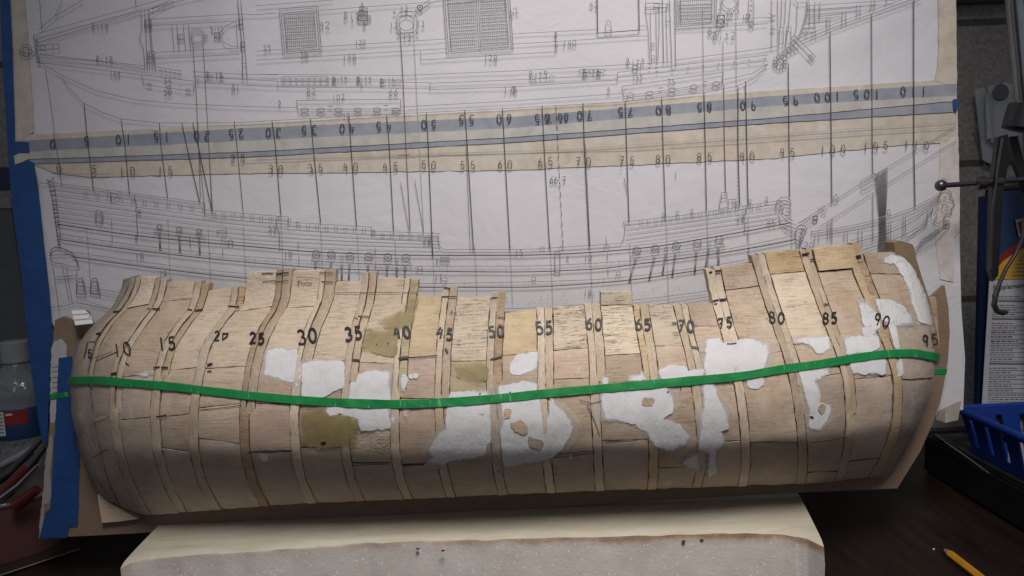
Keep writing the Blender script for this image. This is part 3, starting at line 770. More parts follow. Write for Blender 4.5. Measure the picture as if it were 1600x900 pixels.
mb = MB(); mb.poly([at_y(x, y, -0.0075) for x, y in [(152,773),(172,786),(215,811),(185,815),(159,817)]], (0, 0.007, 0)); mb.build('corner_wedge', M['wedge'], hull)
# small stern block with a lined white top
a, b, c, d = [at_y(x, y, yy) for x, y, yy in [(112,486,-.001),(138,484,-.001),(146,506,-.014),(118,509,-.014)]]
mb = MB(); mb.poly([a, b, c, d], (0, 0.004, -0.004)); blk = mb.build('stern_block', M['board'], hull)
up = Vector((0, -0.0004, 0.0006)); e = at_y(133, 485, -.001); g = at_y(143, 494, -.006)
mb = MB(); mb.poly([a+up, e+up, g+up, c+up, d+up], (0, 0.0003, -0.0004)); pc = mb.build('paper_top', M['white'], blk)
li = Ink(lambda x, y, e_=0: at_y(x, y, -0.0156 + (0.013 if y < 490 else 0.0065 if y < 498 else 0.0)))
mb = MB()
for k in (0.33, 0.68):
    p, q = a.lerp(d, k) + up*1.8, b.lerp(c, k) + up*1.8; w_ = (d - a).normalized()*0.0003
    mb.add([p-w_, q-w_, q+w_, p+w_], [(0,1,2,3)])
mb.build('ink_lines', M['ink'], blk)
mb = MB(); mb.poly([at_y(x, y, yy) for x, y, yy in [(118,509,-.014),(146,506,-.014),(160,497,-.01),(150,520,-.012),(130,528,-.004)]], (0, 0.006, 0)); mb.build('stern_bracket', M['post'], hull)
# stem post and head of the stem
flat_fill('stem_post', [(1397,380),(1405,376),(1413,378),(1425,382),(1428,386),(1433,410),(1441,436),(1452,468),(1460,505),(1470,556),(1462,556),(1452,505),(1437,452),(1420,412),(1400,400)], lambda x, y, e: at_y(x, y, -0.019 + 0.010*max(0, min(1, (x-1400)/60))), M['post'], hull, 0.6, 8, (0, 0.018, 0))
flat_fill('stem_post', [(1452,470),(1462,464),(1465,500),(1468,545),(1462,545),(1456,500)], lambda x, y, e: at_y(x, y, -0.006), M['rib_c'], hull, 0.5, 8, (0, 0.006, 0))

# ================================================================== the drawing board behind the hull
YP = 0.014
def und(x, y):
    u = 0.0007 * noise.noise((x*0.006, y*0.006, 0.3))*2 + 0.0006*noise.noise((x*0.018, y*0.004, 4.0))
    for x0, a, w in ((242, .0012, 10), (352, .0007, 16), (490, -.0007, 9), (640, .0006, 22), (697, .0008, 7), (1190, .0006, 9), (1330, .0011, 60), (1420, -.0008, 30)):
        u += a * math.exp(-abs(x + (y-200)*0.05*-1 - x0) / w)
    u += 0.0009 * math.exp(-((y - 60 + (x-1330)*0.45)/26.0)**2) * math.exp(-((x-1330)/120.0)**2)
    return u * 1.5
def PF(off):
    return lambda x, y, e=0.0: at_y(x, y, YP - off - und(x, y) - e)
plan = thing('ship_plan_board', (0, YP + 0.004, 0.0), 'white ship plan drawing with station lines taped to an upright board behind the hull', 'drawing')
mb = MB(); mb.poly([at_y(x, y, YP + 0.0035) for x, y in [(14,-90),(1490,-90),(1494,200),(1494,560),(1450,600),(1395,690),(130,740),(72,520),(58,280),(24,240)]], (0, 0.004, 0)); mb.build('board', M['board'], plan)
def sheet(name, poly, off, mat, grid=16, amp=0.0, label=None): return flat_fill(name, poly, PF(off), mat, plan, amp, grid, (0, 0.0006, 0), True, label, step=10)
sheet('plan_sheet', [(12,-80),(1490,-80),(1495,150),(1000,185),(500,215),(22,232)], 0.0, M['paper'])
sheet('plan_sheet', [(52,240),(500,222),(1000,190),(1496,158),(1498,300),(1502,480),(1508,560),(1505,640),(1455,650),(900,600),(130,690),(105,560),(80,500),(66,380),(54,290)], 0.0005, M['paper'])
flat_fill('curled_corner', [(1462,655),(1466,643),(1484,634),(1502,626),(1499,640),(1497,656),(1478,660)], lambda x, y, e: at_y(x, y, YP - 0.004 - 0.010*math.sin((x-1460)/13.0)**2 + (y-640)*0.0002), M['paperfold'], plan, 0.5, 6, (0, .0005, 0))
# tapes
def band(yA, yB, x0, x1, name, mat, off, amp=0.7):
    top = [(x, np.interp(x, *yA)) for x in np.linspace(x0, x1, 26)]; bot = [(x, np.interp(x, *yB)) for x in np.linspace(x1, x0, 26)]
    sheet(name, top + bot, off, mat, 18, amp)
XA = [20, 400, 800, 1200, 1494]
band((XA,[213,194,172,143,124]), ([20,100,260,400,800,1200,1420,1494],[240,277,273,270,265,247,224,222]), 24, 1494, 'masking_tape', M['mask'], 0.0013, 1.2)
band((XA,[221,200,183,151,131]), (XA,[256,244,222,192,174]), 22, 1494, 'blue_tape', M['bluefade'], 0.0022)
band((XA,[239,220,201,167,150]), (XA,[249,236,214,184,157]), 24, 1494, 'masking_tape', M['bluefade2'], 0.0029)
sheet('masking_tape', [(3,-80),(30,-80),(45,100),(52,206),(24,221),(14,120)], 0.0015, M['mask'], 14, 1.0)
sheet('masking_tape', [(1466,-80),(1492,-80),(1495,135),(1462,126),(1468,80)], 0.0015, M['mask'], 14, 1.0)
sheet('masking_tape', [(1470,215),(1496,214),(1499,300),(1499,360),(1490,372),(1490,440),(1470,436),(1462,372),(1468,300)], 0.0013, M['stain'], 12, 1.0)
sheet('masking_tape', [(22,244),(30,240),(45,240),(45,248),(24,257)], 0.0035, M['mask'], 8, 0.8)
sheet('blue_tape', [(-2,-80),(10,-80),(18,60),(23,222),(44,222),(46,240),(25,244),(52,254),(58,285),(68,380),(76,450),(82,522),(77,600),(73,690),(66,690),(46,560),(36,450),(18,310),(12,225),(3,80)], 0.0030, M['blue'], 16, 0.5)
sheet('blue_tape', [(1489,156),(1495,154),(1498,165),(1494,175),(1490,170)], 0.0036, M['blue'], 5, 0.3)

ik = Ink(PF(0.0037), 0.70); th = Ink(PF(0.0040), 0.8); fa = Ink(PF(0.0035), 0.8); rd = Ink(PF(0.0038), 0.8)
def L(*p, w=1.0, b=None): (b or ik).line(p, w)
# --- plan view, stern
L((61,-10),(65,45)); L((129,0),(86,25),(60,47)); L((97,0),(86,25)); L((60,52),(247,1),(262,-4)); L((58,61),(220,16)); L((60,66),(225,17),(262,6),(400,-28)); L((212,8),(211,-10))
for r_ in (10.5, 5.5): ik.line([(40 + r_*math.cos(R(60*k+10)), 79 + r_*math.sin(R(60*k+10))) for k in range(6)], 1.3, True)
L((31,80),(55,86)); L((40,73),(54,82)); L((54,54),(52,60),(57,66),(54,74),(58,80),(55,86),(60,92),(58,98),(63,98), w=1.8); L((59,53),(56,60),(60,68),(57,78),(61,88),(62,97), w=1.2)
L((55,71),(92,69)); L((56,79),(92,76)); L((92,69),(92,76)); ik.circle(67,75,4.2); ik.dot(82,73,1.2)
L((62,85),(226,103)); L((62,89),(155,96),(226,107)); L((64,98),(180,112),(305,127))
L((60,96),(95,117),(150,142),(212,156),(275,162),(400,167),(464,168)); L((626,167),(800,158),(972,146)); L((1130,125),(1175,115),(1200,100))
L((95,119),(107,137),(130,161),(160,176),(190,186),(247,192),(367,192),(400,190),(545,182),(800,169),(975,159),(1100,145),(1150,135),(1180,122),(1200,100))
L((71,109),(79,160),(85,207)); 
L((220,17),(221,45),(217,60),(224,75),(226,107)); L((226,15),(230,107)); L((231,14),(236,80),(244,107)); L((233,14),(238,80)); L((226,92),(242,92)); 
for k in range(4): L((229+k*4, 94),(230+k*4, 109))
for x, y in ((231,37),(236,86)): ik.rect(x-5,y-6,x+5,y+6,1.6); ik.rect(x-2.5,y-3,x+2.5,y+3,1.4)
for k in range(5): ik.dot(239+k*8, 14-k*2.7, 1.0); ik.dot(252+k*7, 109+k*1.4, 0.9)
L((235,30),(372,22),(400,23)); L((236,40),(372,33)); L((242,82),(375,75)); L((243,92),(375,85)); L((400,23),(435,20)); L((236,20),(272,2)); L((235,14),(270,-1)); L((246,105),(284,111)); L((247,110),(284,116))
for x in (268,276,286,294): L((x,38),(x+4,79))
ik.rect(277,54,286,62); ik.text('8',281,58,6,0.8)
ik.circle(308,57,9.5,1.2); ik.line([(308+13*math.cos(R(45*k+22)),57+13*math.sin(R(45*k+22))) for k in range(8)],1.0,True); L((318,55),(324,55),(324,59),(318,59))
L((301,66),(306,140),(310,225),(320,330),b=rd); rd.flush('brown_ink_line', M['inkred'], plan); L((317,66),(326,225),(332,330),b=rd); rd.flush('brown_ink_line', M['inkred'], plan)
ik.rect(335,51,343,59,1.4); L((335,51),(343,59)); L((343,51),(335,59)); ik.text('Bit3',339,45,7,1.0)
L((369,34),(355,39),(345,48),(344,55),(350,66),(360,72),(373,73)); L((369,34),(371,72)); 
L((371,0),(378,70),(379,123),w=1.6); L((376,0),(382,70),(386,123),w=1.2); L((379,99),(386,99)); 
for x, y in ((376,35),(379,70)): ik.rect(x-3,y-4,x+3,y+4,1.8)
for t_, x, y, h, rt in [('Bit8',156,41,8,.03),('Bit8',163,92,8,.1),('164',180,115,7,.1),('54',262,127,8,.1),('50',262,145,8,.1),('Bit8',335,117,8,.1),('81',368,138,9,.1),('39',417,75,8,0),('42',507,39,10,0),('38',475,86,9,0),('120',563,66,7,0),('198',546,90,9,0),('Bit',549,24,10,0),('1',551,33,6,0),
    ('128',767,91,9,0),('62',803,18,9,-.4),('42',928,8,9,0),('140',890,68,9,0),('Bit9',841,116,9,0),('Bit6',924,112,8,0),('Bit4',993,96,9,0),('149',996,121,7,0),('95',1049,128,8,0),('87',1114,49,10,0),('Bit2',1131,56,11,0),('82',486,143,10,0),('66',615,144,10,0),('102',529,152,8,0),('10',541,180,7,0),('178',798,140,9,0),
    ('Bit4',531,123,7,0),('Bit4',569,123,7,0),('Bit4',605,126,7,0),('13',631,13,8,0),('13',615,40,8,0),('13',657,37,8,0),('13',636,59,8,0),('4',616,20,6,0),('4',649,18,6,0),('4',622,53,6,0),('4',652,52,6,0),('4',566,7,6,0),('4',573,14,6,0),('8',578,28,7,0),('8',569,38,7,0),
    ('33',425,358,8,0),('22',667,376,8,0),('25',1157,341,9,0),('15',811,395,8,0),('10',919,403,8,0),('10',450,398,8,0),('9',218,332,9,0),('9',213,374,8,0),('10',218,400,8,0),('10',255,427,7,0),('45',1205,349,9,0),('20',1264,384,10,0),('11',685,433,8,0),('18',918,458,8,0),('0',683,408,5,0),('0',887,403,5,0),('3',1124,18,6,0),('16',1140,23,7,0),('3',1153,18,6,0),('9',1137,32,8,0),('7',1127,42,7,0),('1',1162,27,7,0),('8',803,139,7,0),('6',951,140,7,0),('6',437,159,7,0),('9',869,56,7,0),('9',870,73,7,0)]:
    th.text(t_, x, y, h * 1.12, 0.95, rt - .03, 0.76)
L((221,117),(225,132),(302,143),(303,128)); 
for x, y in ((233,132),(264,137),(294,141)): ik.circle(x, y, 3.5, 1.3, 2)
L((279,134),(283,134)); ik.circle(309,125,1.5)
L((305,120),(400,125),(434,127)); L((305,129),(400,134),(434,136)); L((300,112),(379,116),(400,116),(500,117),(627,118),(800,111),(1048,97)); L((305,120),(305,129)); ik.rect(324,117,329,121,1.2); ik.rect(345,119,349,122,1.2)
# --- plan view, waist
L((400,9),(520,0)); L((500,16),(690,2),(760,-8)); L((400,80),(441,77)); L((502,73),(695,61)); L((400,94),(697,76)); L((400,116),(434,117))
def grating(q, x0, x1, rows, hh, sk):
    for k in (0, 3, 7):
        (ax,ay),(bx,by),(cx,cy),(dx,dy) = q; ik.line([(ax+k,ay+k),(bx-k,by+k),(cx-k,cy-k),(dx+k,dy-k)], 1.1, True)
    for i, y in enumerate(rows):
        d = i*0.4; L((x0+d,y),(x1+d,y+sk)); L((x0+d,y+hh),(x1+d,y+hh+sk)); n_ = int((x1-x0)/3.0)
        for j in range(n_+1): x = x0 + d + (x1-x0)*j/n_; yy = y + sk*j/n_; ik.line([(x,yy),(x+.3,yy+hh)], 0.9)
grating([(436,14),(497,9.5),(502,80),(442,84.5)], 445, 490, [23,34,44.5,55,66], 7, -2.5)
grating([(692,-8),(796,-14),(802,76),(698,84)], 701, 742, [0,10.5,21,32,43,54,65], 7, -2.5)
for i, y in enumerate([0,10.5,21,32,43,54,65]):
    d = i*.4; L((750+d,y-3),(791+d,y-5.5)); L((750+d,y+4),(791+d,y+1.5))
    for j in range(15): ik.line([(750+d+j*2.9,y-3-j*.18),(750.3+d+j*2.9,y+4-j*.18)], .9)
L((744,-5),(748,74)); L((747,-5),(751,74))
ik.rect(562,10,569,17,1.6); ik.rect(560,18,574,32,2.0); L((560,18),(574,32)); L((574,18),(560,32)); ik.circle(567,25,4,1.2); L((562,10),(569,17)); L((569,10),(562,17))
ik.circle(635,36,12,1.3); ik.line([(620,26),(624,19),(645,18),(652,27),(651,45),(647,51),(626,52),(620,45)],1.0,True); L((624,19),(645,18),w=2); L((628,52),(645,51),w=2); L((633,15),(635,24))
L((625,44),(630,130),(634,225),(641,361),w=1.4,b=rd); rd.flush('brown_ink_line', M['inkred'], plan); L((646,45),(655,225),(662,362),w=1.0,b=fa)
th.circle(656,12,4.0,1.8); L((659,9),(669,1),w=1.3); L((662,13),(672,4),w=1.3); L((669,1),(690,-8)); ik.dot(656,12,1.5)
L((657,80),(658,94),(800,85),(868,81)); L((434,127),(434,136)); L((434,128),(565,128),(672,129)); L((434,136),(565,137),(672,139)); L((565,128),(565,138)); L((672,129),(672,140),(800,136),(965,125)); L((672,130),(800,125),(965,117))
ik.line([(441,120),(511,120),(514,124),(513,127),(440,127),(440,122)],1.0,True)
for k in range(8): ik.circle(444+k*9.5, 124, 1.4, .9)
for x, y in ((522,125),(560,124),(597,127)): ik.rect(x-2.5,y-2.5,x+2.5,y+2.5,1.4)
L((616,127),(620,125),(624,125),(627,127),(622,129),(616,127))
ik.line([(463,157),(626,155),(626,173),(466,175)],1.1,True); L((466,171),(626,170))
for x in (476,501,529,559,589,618): ik.circle(x, 172, 6, 1.3, 3.4); L((x-5,172),(x+5,172))
L((513,166),(519,166),w=1.6); L((600,165),(606,165),w=1.6)
L((800,53),(934,46)); L((999,41),(1009,40)); L((800,69),(1012,56)); L((868,50),(868,81)); L((865,53),(868,50),(871,53)); L((865,64),(871,67))
th.line([(933,-10),(934,52),(999,47),(998,-10)],1.6); L((945,50),(947,35),(950,31),(954,35),(956,49)); ik.circle(951,49,4,1,2)
L((1009,0),(1009,16),(1013,50),(1015,95)); L((1016,17),(1018,97)); L((1025,17),(1026,97)); L((1030,16),(1030,50),(1028,95)); ik.rect(1009,5,1030,15,1.4); ik.rect(1022,6,1043,12,1.2); ik.rect(1018,67,1022,72); ik.rect(1018,87,1023,92)
L((1035,-5),(1037,97),w=1.4); L((1041,20),(1043,97)); L((1046,-5),(1050,104),w=1.2); L((1054,-5),(1056,104),w=1.2); ik.rect(1041,8,1047,34)
grating([(1056,-12),(1120,-16),(1119,37),(1057,42)], 1061, 1112, [2,13,24], 7, -2); 
ik.circle(1140,2,12,1.3); ik.line([(1126,-4),(1127,14),(1133,17),(1148,16),(1154,10),(1154,-6)],1.0); L((1139,14),(1140,21))
ik.rect(1121,24,1132,36,2.4); L((1121,24),(1132,36)); L((1132,24),(1121,36)); L((1125,38),(1121,58)); ik.rect(1166,22,1171,28,1.4); L((1166,22),(1171,28)); ik.line([(1170,-5),(1170,34),(1178,34),(1178,-5)],1.0)
for y in (2,9,17,32): ik.circle(1174,y,1.3,.9)
ik.circle(1174,39,4,1.2); L((1150,15),(1151,137),b=fa); L((1130,60),(1130,130),b=fa); L((1098,10),(1100,145),b=fa)
L((1054,46),(1200,37)); L((1134,31),(1200,27)); L((1056,94),(1200,75),(1216,72)); L((1050,103),(1200,86)); L((965,113),(1050,104)); L((965,121),(1200,95)); L((965,112),(965,126))
for k in range(8): ik.circle(1027+k*24, 112-k*2.9, 1.1, .9)
ik.rect(829,120,836,124); ik.rect(859,119,866,122); L((836,123),(859,121)); ik.line([(903,111),(907,109),(943,108),(946,110),(942,113),(906,114)],1.1,True); ik.rect(911,113,917,118,1.3); ik.rect(933,112,938,117,1.3); ik.rect(989,102,996,108,1.8); L((1001,98),(1001,109)); 
for x in (1015,1026): 
    for y in (100,106): ik.dot(x,y,1.1)
ik.line([(972,135),(1130,113),(1128,131),(975,154)],1.1,True); L((974,151),(1128,128))
for x, y in ((985,149),(1015,146),(1050,141),(1084,136),(1119,131)): ik.circle(x, y, 5.5, 1.3, 3.6)
L((1029,138),(1036,137),w=1.5); L((1099,128),(1105,127),w=1.5); L((975,142),(978,138))
# --- plan view, bow
L((1215,-5),(1216,85)); L((1222,-5),(1220,43)); L((1228,-5),(1226,38)); L((1236,-5),(1232,42),(1226,75)); L((1246,5),(1245,40),(1241,56)); L((1240,-2),(1246,5)); L((1246,5),(1262,4)); L((1200,22),(1206,21),(1206,27),(1200,28)); L((1206,-5),(1206,75)); ik.rect(1218,43,1224,69); ik.rect(1229,42,1236,68); ik.text('8',1208,25,7,1.1,1.5); ik.text('8',1208,46,7,1.1,1.5); ik.text('1',1208,34,5,1,1.5)
for d in (0, 2.2): L((1261+d,-2),(1259+d,22),(1250+d,52),(1230+d,75+d),(1215+d,86+d))
for a_ in range(0, 360, 36): ik.circle(1219+8.5*math.cos(R(a_)), 97+8*math.sin(R(a_)), 3.2, 1.1)
ik.circle(1219,97,5,1.0)
for x, y in ((1227,83),(1233,79),(1239,76),(1244,73)): ik.circle(x,y,4.2,1.1,5)
ik.line([(1236,60),(1241,55),(1274,88),(1269,95)],1.2,True); ik.rect(1264,86,1269,90,1.5)
for d in (0, 3, 6): L((1246+d,61+d*1.4),(1300+d,39+d*1.2),(1430+d*2,-8+d))
for (x0,y0,x1,y1) in ((1261,9,1400,0),(1260,16,1370,8),(1260,19,1340,12),(1259,28,1318,22),(1258,31,1312,26),(1257,38,1296,33),(1256,45,1275,43),(1253,46,1275,45)): L((x0,y0),(x1,y1))
for x, y0, y1 in ((1265,3,42),(1273,3,42),(1281,3,30),(1292,26,48),(1297,26,46),(1316,18,38),(1322,16,36),(1339,8,27),(1344,7,25),(1361,0,16),(1366,-2,14),(1385,-4,6)): L((x,y0),(x,y1),w=1.1)
ik.circle(1259,51,3); L((1274,47),(1275,57)); L((1269,50),(1269,58))
# --- station lines across both sheets
for (p, w) in [([(131,161),(137,225),(146,296)],1.8),([(189,186),(195,225),(202,303)],1.6),([(249,192),(251,225),(262,310)],1.6),([(284,192),(291,225),(312,315)],1.8),([(301,192),(309,225),(331,328)],1.8),([(366,189),(370,225),(380,332)],1.4),([(425,189),(430,225),(439,337)],1.8),([(485,185),(489,225),(501,348)],1.9),([(545,182),(548,225),(557,353)],1.9),([(604,179),(608,225),(615,361)],1.8),([(666,176),(669,225),(676,398)],1.9),([(726,172),(730,225),(740,391)],1.9),([(728,225),(735,391)],0.9),([(785,170),(788,225),(797,390)],1.9),
    ([(847,165),(850,225),(859,388)],1.8),([(911,161),(913,225),(921,385)],2.0),([(915,225),(922,382)],0.9),([(977,158),(979,225),(983,346)],1.9),([(975,278),(980,300)],1.2),([(1034,152),(1036,225),(1040,340)],1.8),([(1100,145),(1102,225),(1104,329)],1.9),([(1165,127),(1167,225),(1169,319)],2.0),([(1232,99),(1233,225),(1234,308)],1.8),([(1297,51),(1299,225),(1300,317)],2.0),([(1362,22),(1363,225),(1364,272)],1.7),([(1428,-5),(1428,225),(1430,323)],2.2),([(626,285),(639,361)],1.0),([(648,282),(662,362)],1.0),([(83,207),(92,255),(96,290)],1.0),([(309,192),(313,310)],1.0),([(326,225),(331,328)],.9),([(1300,342),(1300,380)],1.4),([(1364,302),(1364,378)],1.2)]:
    th.line(p, w*0.85)
for y in np.arange(165, 385, 15): th.line([(868.5+(y-165)*.05, y),(868.8+(y-157)*.05, y+8)], 1.3)
L((1131,132),(1132,225),(1134,300),w=1.5,b=rd); rd.flush('brown_ink_line', M['inkred'], plan); L((1153,135),(1153,225),(1156,321),w=1.6,b=th)
for y in np.arange(140, 320, 6): L((1152.3,y),(1155.2,y+2.5),w=.9)
for x, y in ((163,385),(262,340),(325,355),(380,350),(439,345),(501,355),(558,362),(617,372)): L((x-28 if x<200 else x, y-30 if x<200 else y),(x-22 if x<200 else x+4, 440),w=.8,b=fa)
for x in (676,742,797,860,922,984,1041,1105,1169,1236): L((x,380 if x<1000 else 335),(x+4,475),w=.8,b=fa)
# upper row of numbers, written upside down; lower row upright
for s_, x, y in [('0',80,225),('5',133,220),('10',190,217),('15',250,212),('20',313,211),('25',367,208),('30',425,207),('35',481,203),('40',540,201),('45',597,197),('50',668,194),('55',727,187),('60',786,186),('65',845,185),('66.7',872,185),('70',912,180),('75',976,174),('80',1035,173),('85',1099,167),('90',1167,164),('95',1233,157),('100',1291,151),('105',1352,147),('110',1425,142)]:
    th.text(s_, x, y, 14, 2.0, math.pi + random.uniform(-.08,.04), 0.62 if s_ == '66.7' else 1.12)
for s_, x, y in [('0',94,262),('5',149,265),('10',201,267),('15',260,266),('25',374,247),('30',433,264),('35',495,262),('40',550,261),('45',612,260),('50',672,258),('55',733,258),('60',791,257),('65',854,253),('70',914,252),('75',982,251),('80',1039,249),('85',1103,245),('90',1170,244),('95',1233,238),('100',1304,233),('105',1371,228),('110',1434,227)]:
    th.text(s_, x, y, 13, 1.35, random.uniform(-.08,.04), 1.2)
th.text('66,7', 871, 281, 11, 1.1, 0, .6)
L((1450,224),(1495,196)); L((1485,225),(1497,217)); L((380,252),(900,233),(1495,190),b=fa); L((400,246),(1000,232),(1490,199),b=fa); L((620,243),(640,242),w=1.5); L((80,270),(120,272),(170,272),w=1.0)
# --- side view
def curve(pts, w=1.0, b=None):
    xs_ = [p[0] for p in pts]; q = np.linspace(xs_[0], xs_[-1], max(8, int((xs_[-1]-xs_[0])/16))); (b or ik).line(list(zip(q, pchip(xs_, [p[1] for p in pts], q))), w)
L((75,282),(81,307),(86,342),(90,372),(94,388),w=1.6); L((84,285),(88,312),(92,345),(95,372),w=1.0); L((60,283),(66,287),(77,285))
for y in range(292, 384, 7): L((78+(y-292)*.13,y),(86+(y-292)*.1,y+random.uniform(-2,3)),w=random.choice([1,2,2.6]))
L((72,280),(78,284),(84,278),w=2)
curve([(77,285),(320,317)]); curve([(80,289),(320,320)]); curve([(82,297),(319,327)]); L((320,317),(319,336))
for k in range(11): x = 131 + k*18.5; y = 292+(x-80)*.134; L((x,y),(x+.5,y+7)); L((x+4,y+.5),(x+4.5,y+7.5))
curve([(319,328),(400,335),(451,339)]); curve([(319,336),(400,342),(450,346)]); L((451,339),(450,354)); curve([(450,347),(581,355)]); curve([(450,354),(580,361)]); L((581,355),(580,367)); curve([(581,361),(686,365)]); curve([(580,367),(685,369)])
for k in range(24): x = 333 + k*14.6; y = np.interp(x,[319,451,452,581,582,686],[330,341,349,357,363,367]); L((x,y),(x,y+5.5)); L((x+4,y),(x+4,y+5.5))
L((686,365),(684,370),(687,385),(695,390)); curve([(695,390),(800,390),(900,385),(970,380)]); L((970,380),(975,372),(977,350)); curve([(974,347),(1100,332),(1200,316),(1222,313)]); curve([(977,353),(1100,338),(1200,321),(1215,319)]); L((974,347),(974,350),(978,350))
for k in range(17): x = 1000 + k*11.5; y = 345-(x-1000)*.142; L((x,y),(x,y+5)); L((x+4,y-.5),(x+4,y+4.5))
y1 = [306,314,323,332,340]; y2 = [347,354,362,369,376]; y3 = [None,372,378,382,388]
for a_, b_, c_ in zip(y1, y2, y3):
    if c_: curve([(86,a_),(250,a_+(b_-a_)*.55),(400,b_),(550,b_+(c_-b_)*.65),(688,c_)])
    else: curve([(86,a_),(250,a_+(b_-a_)*.55),(400,b_),(450,b_+3)])
for a_, b_ in ((361,329),(369,336),(376,343)): curve([(978,a_),(1090,a_-(a_-b_)*.48),(1215,b_-1)])
W1 = [(88,350),(212,368),(400,386),(500,394),(675,399),(800,399),(875,397),(990,389),(1162,362),(1235,348)]
def off(c, d0, d1): return [(x, y + d0 + (d1-d0)*(x-88)/1100) for x, y in c]
curve(W1, 1.7, th); curve(off(W1,-5,-5))
curve([(90,365),(212,383),(400,402),(550,411),(675,416),(800,416),(950,410),(1100,395),(1244,368)]); curve([(92,374),(212,391),(400,411),(550,421),(675,424),(800,425),(920,421),(1010,411),(1200,383),(1244,374)],1.7,th)
curve([(100,392),(212,408),(400,429),(655,443),(800,441),(925,437),(1100,417),(1240,392)]); curve([(112,401),(250,420),(400,436),(655,449),(800,449),(950,441),(1100,421),(1240,398)],1.6,th)
curve([(600,467),(700,478),(800,482),(912,476),(1000,468),(1105,455)]); curve([(600,476),(800,490),(912,485),(1015,477),(1110,463)],1.2); curve([(118,446),(187,457)]); curve([(118,464),(173,483)]); curve([(133,457),(184,466)]); curve([(80,480),(100,478),(119,473)]); curve([(119,473),(170,483)],1.2); curve([(80,520),(105,516)])
for k in range(150):
    x = random.uniform(100, 1235); 
    yb = np.interp(x,[92,400,675,925,1100,1240],[369,407,420,414,396,371]) if random.random() < .5 else np.interp(x,[92,400,655,925,1100,1240],[397,433,446,439,419,395])
    ik.dot(x, yb + random.uniform(-2.5,2.5), .65)
for k in range(36): x = random.uniform(655, 1100); ik.dot(x, np.interp(x,[655,800,1100],[466,470,447])+random.uniform(-6,9), .65)
# windows, deadeyes, chain plates
for m_ in (0, 2): ik.line([(149+m_,331),(152,329),(158,330),(161-m_,333),(161-m_,345),(158,348),(151,347),(148+m_,344)],1.0,True)
L((152,334),(158,335),w=1.2); L((153,344),(160,344),w=1.2)
def deadeye(x, y, r_):
    th.circle(x, y, r_, 1.15, None, 16)
    for a_ in (200, 340, 90): th.dot(x + r_*.45*math.cos(R(a_)), y + r_*.45*math.sin(R(a_)), .8)
def chain(x0, y0, x1, y1):
    L((x0-1,y0),(x1-1,y1),w=.9); L((x0+1,y0),(x1+1,y1),w=.9); L((x1-(x1-x0)*.3,y1-(y1-y0)*.3),(x1,y1),w=2.2); ik.circle(x0,y0+2,2,1.0); ik.dot(x1,y1,1.8)
for x, y in ((249,355),(280,359),(311,362)): deadeye(x,y,4.2); chain(x,y+9,x+1,y+31)
ik.line([(241,359),(320,370),(320,374),(241,363)],1.0,True); L((296,369),(298,388),w=1.2); ik.rect(339,360,354,364,1.2); ik.circle(360,379,4,1.5); L((351,372),(353,380))
for x, y in ((494,397),(518,398),(547,400),(576,401),(606,402),(634,403)): deadeye(x,y,6); chain(x-1,y+13,x-2,y+36)
ik.line([(487,404),(642,410),(642,415),(487,408)],1.0,True)
for x, y in ((534,402),(620,406)): ik.circle(x,y,2.5); chain(x,y+12,x,y+32)
for x, y, x1, y1_ in ((995,392,984,437),(1024,389,1015,434),(1057,384,1051,429),(1090,380,1086,424),(1124,375,1123,410)): deadeye(x,y,6); chain(x-2,y+13,x1,y1_)
for x, y in ((1041,389),(1108,381)): ik.circle(x,y,2.8); chain(x-1,y+9,x-5,y+35)
ik.line([(985,400),(1132,381),(1133,385),(986,404)],1.0,True); ik.circle(656,420,4.2,1.2); ik.rect(688,402,702,409,1.2); ik.rect(691,404,699,407); ik.rect(867,394,875,426,1.2); ik.rect(831,433,837,438); ik.rect(963,425,969,430); ik.rect(690,434,698,439)
L((692,447),(704,449),w=2); L((843,390),(846,386),(851,386),(849,390)); L((872,389),(876,385),(881,385),(879,389)); L((943,388),(948,381),(954,387)); L((948,381),(947,370)); L((924,384),(930,383))
ik.rect(1127,301,1136,310,1.1); ik.line([(1124,326),(1125,313),(1129,310),(1136,310),(1138,313),(1138,324)],1.1,True); L((1138,312),(1152,311)); L((1144,310),(1146,323)); L((1148,310),(1150,322)); ik.rect(1150,315,1152,321)
for x, y in ((1036,333),(1058,330),(1081,327),(1172,312),(1198,308)): ik.rect(x-1.5,y,x+1.5,y+7)
for p in ([(212,304),(209,306),(213,318),(212,330),(216,332),(213,336),(215,366),(211,368)], [(438,338),(431,340),(432,352),(436,362),(437,388)], [(676,362),(674,374),(668,377),(675,380),(677,398)], [(1168,320),(1165,334),(1160,340),(1165,346),(1163,360),(1170,361)]): L(*p, w=1.3)
L((173,300),(174,315),w=1.4); ik.line([(172,302),(184,304),(180,311),(173,312)],1.0); L((186,300),(190,302)); L((165,297),(170,299)); L((464,352),(464,346),(461,350)); L((464,346),(468,350)); L((583,366),(584,360),(580,364)); L((584,360),(588,365))
for x in (174, 347, 466, 586, 949, 1168): 
    yb = np.interp(x,[100,400,700,1000,1200],[335,372,395,395,358])
    L((x,yb),(x,yb+12)); L((x+1,yb+22),(x+1,yb+34))
# stern gallery
L((78,400),(80,390),(86,386),(95,387),(104,391),(113,396),(120,406),(123,417),w=2.2); L((78,400),(86,398),(104,398),(112,397),w=1.2); L((79,407),(86,411),(98,412),(105,416),(122,417),w=1.2); L((79,400),(79,407)); L((96,411),(101,432),(108,470)); L((104,414),(107,440),(113,472)); L((88,433),(116,431),w=1.3); L((86,437),(116,435)); L((82,412),(86,440),(93,490)); L((120,420),(118,438))
for x in (119, 141): ik.line([(x,458),(x+1,440),(x+4,435),(x+9,435),(x+12,441),(x+15,460)],1.9,True); L((x+4,441),(x+10,441),(x+12,455),(x+3,455),w=1.1); L((x+3,448),(x+11,448),w=1.1)
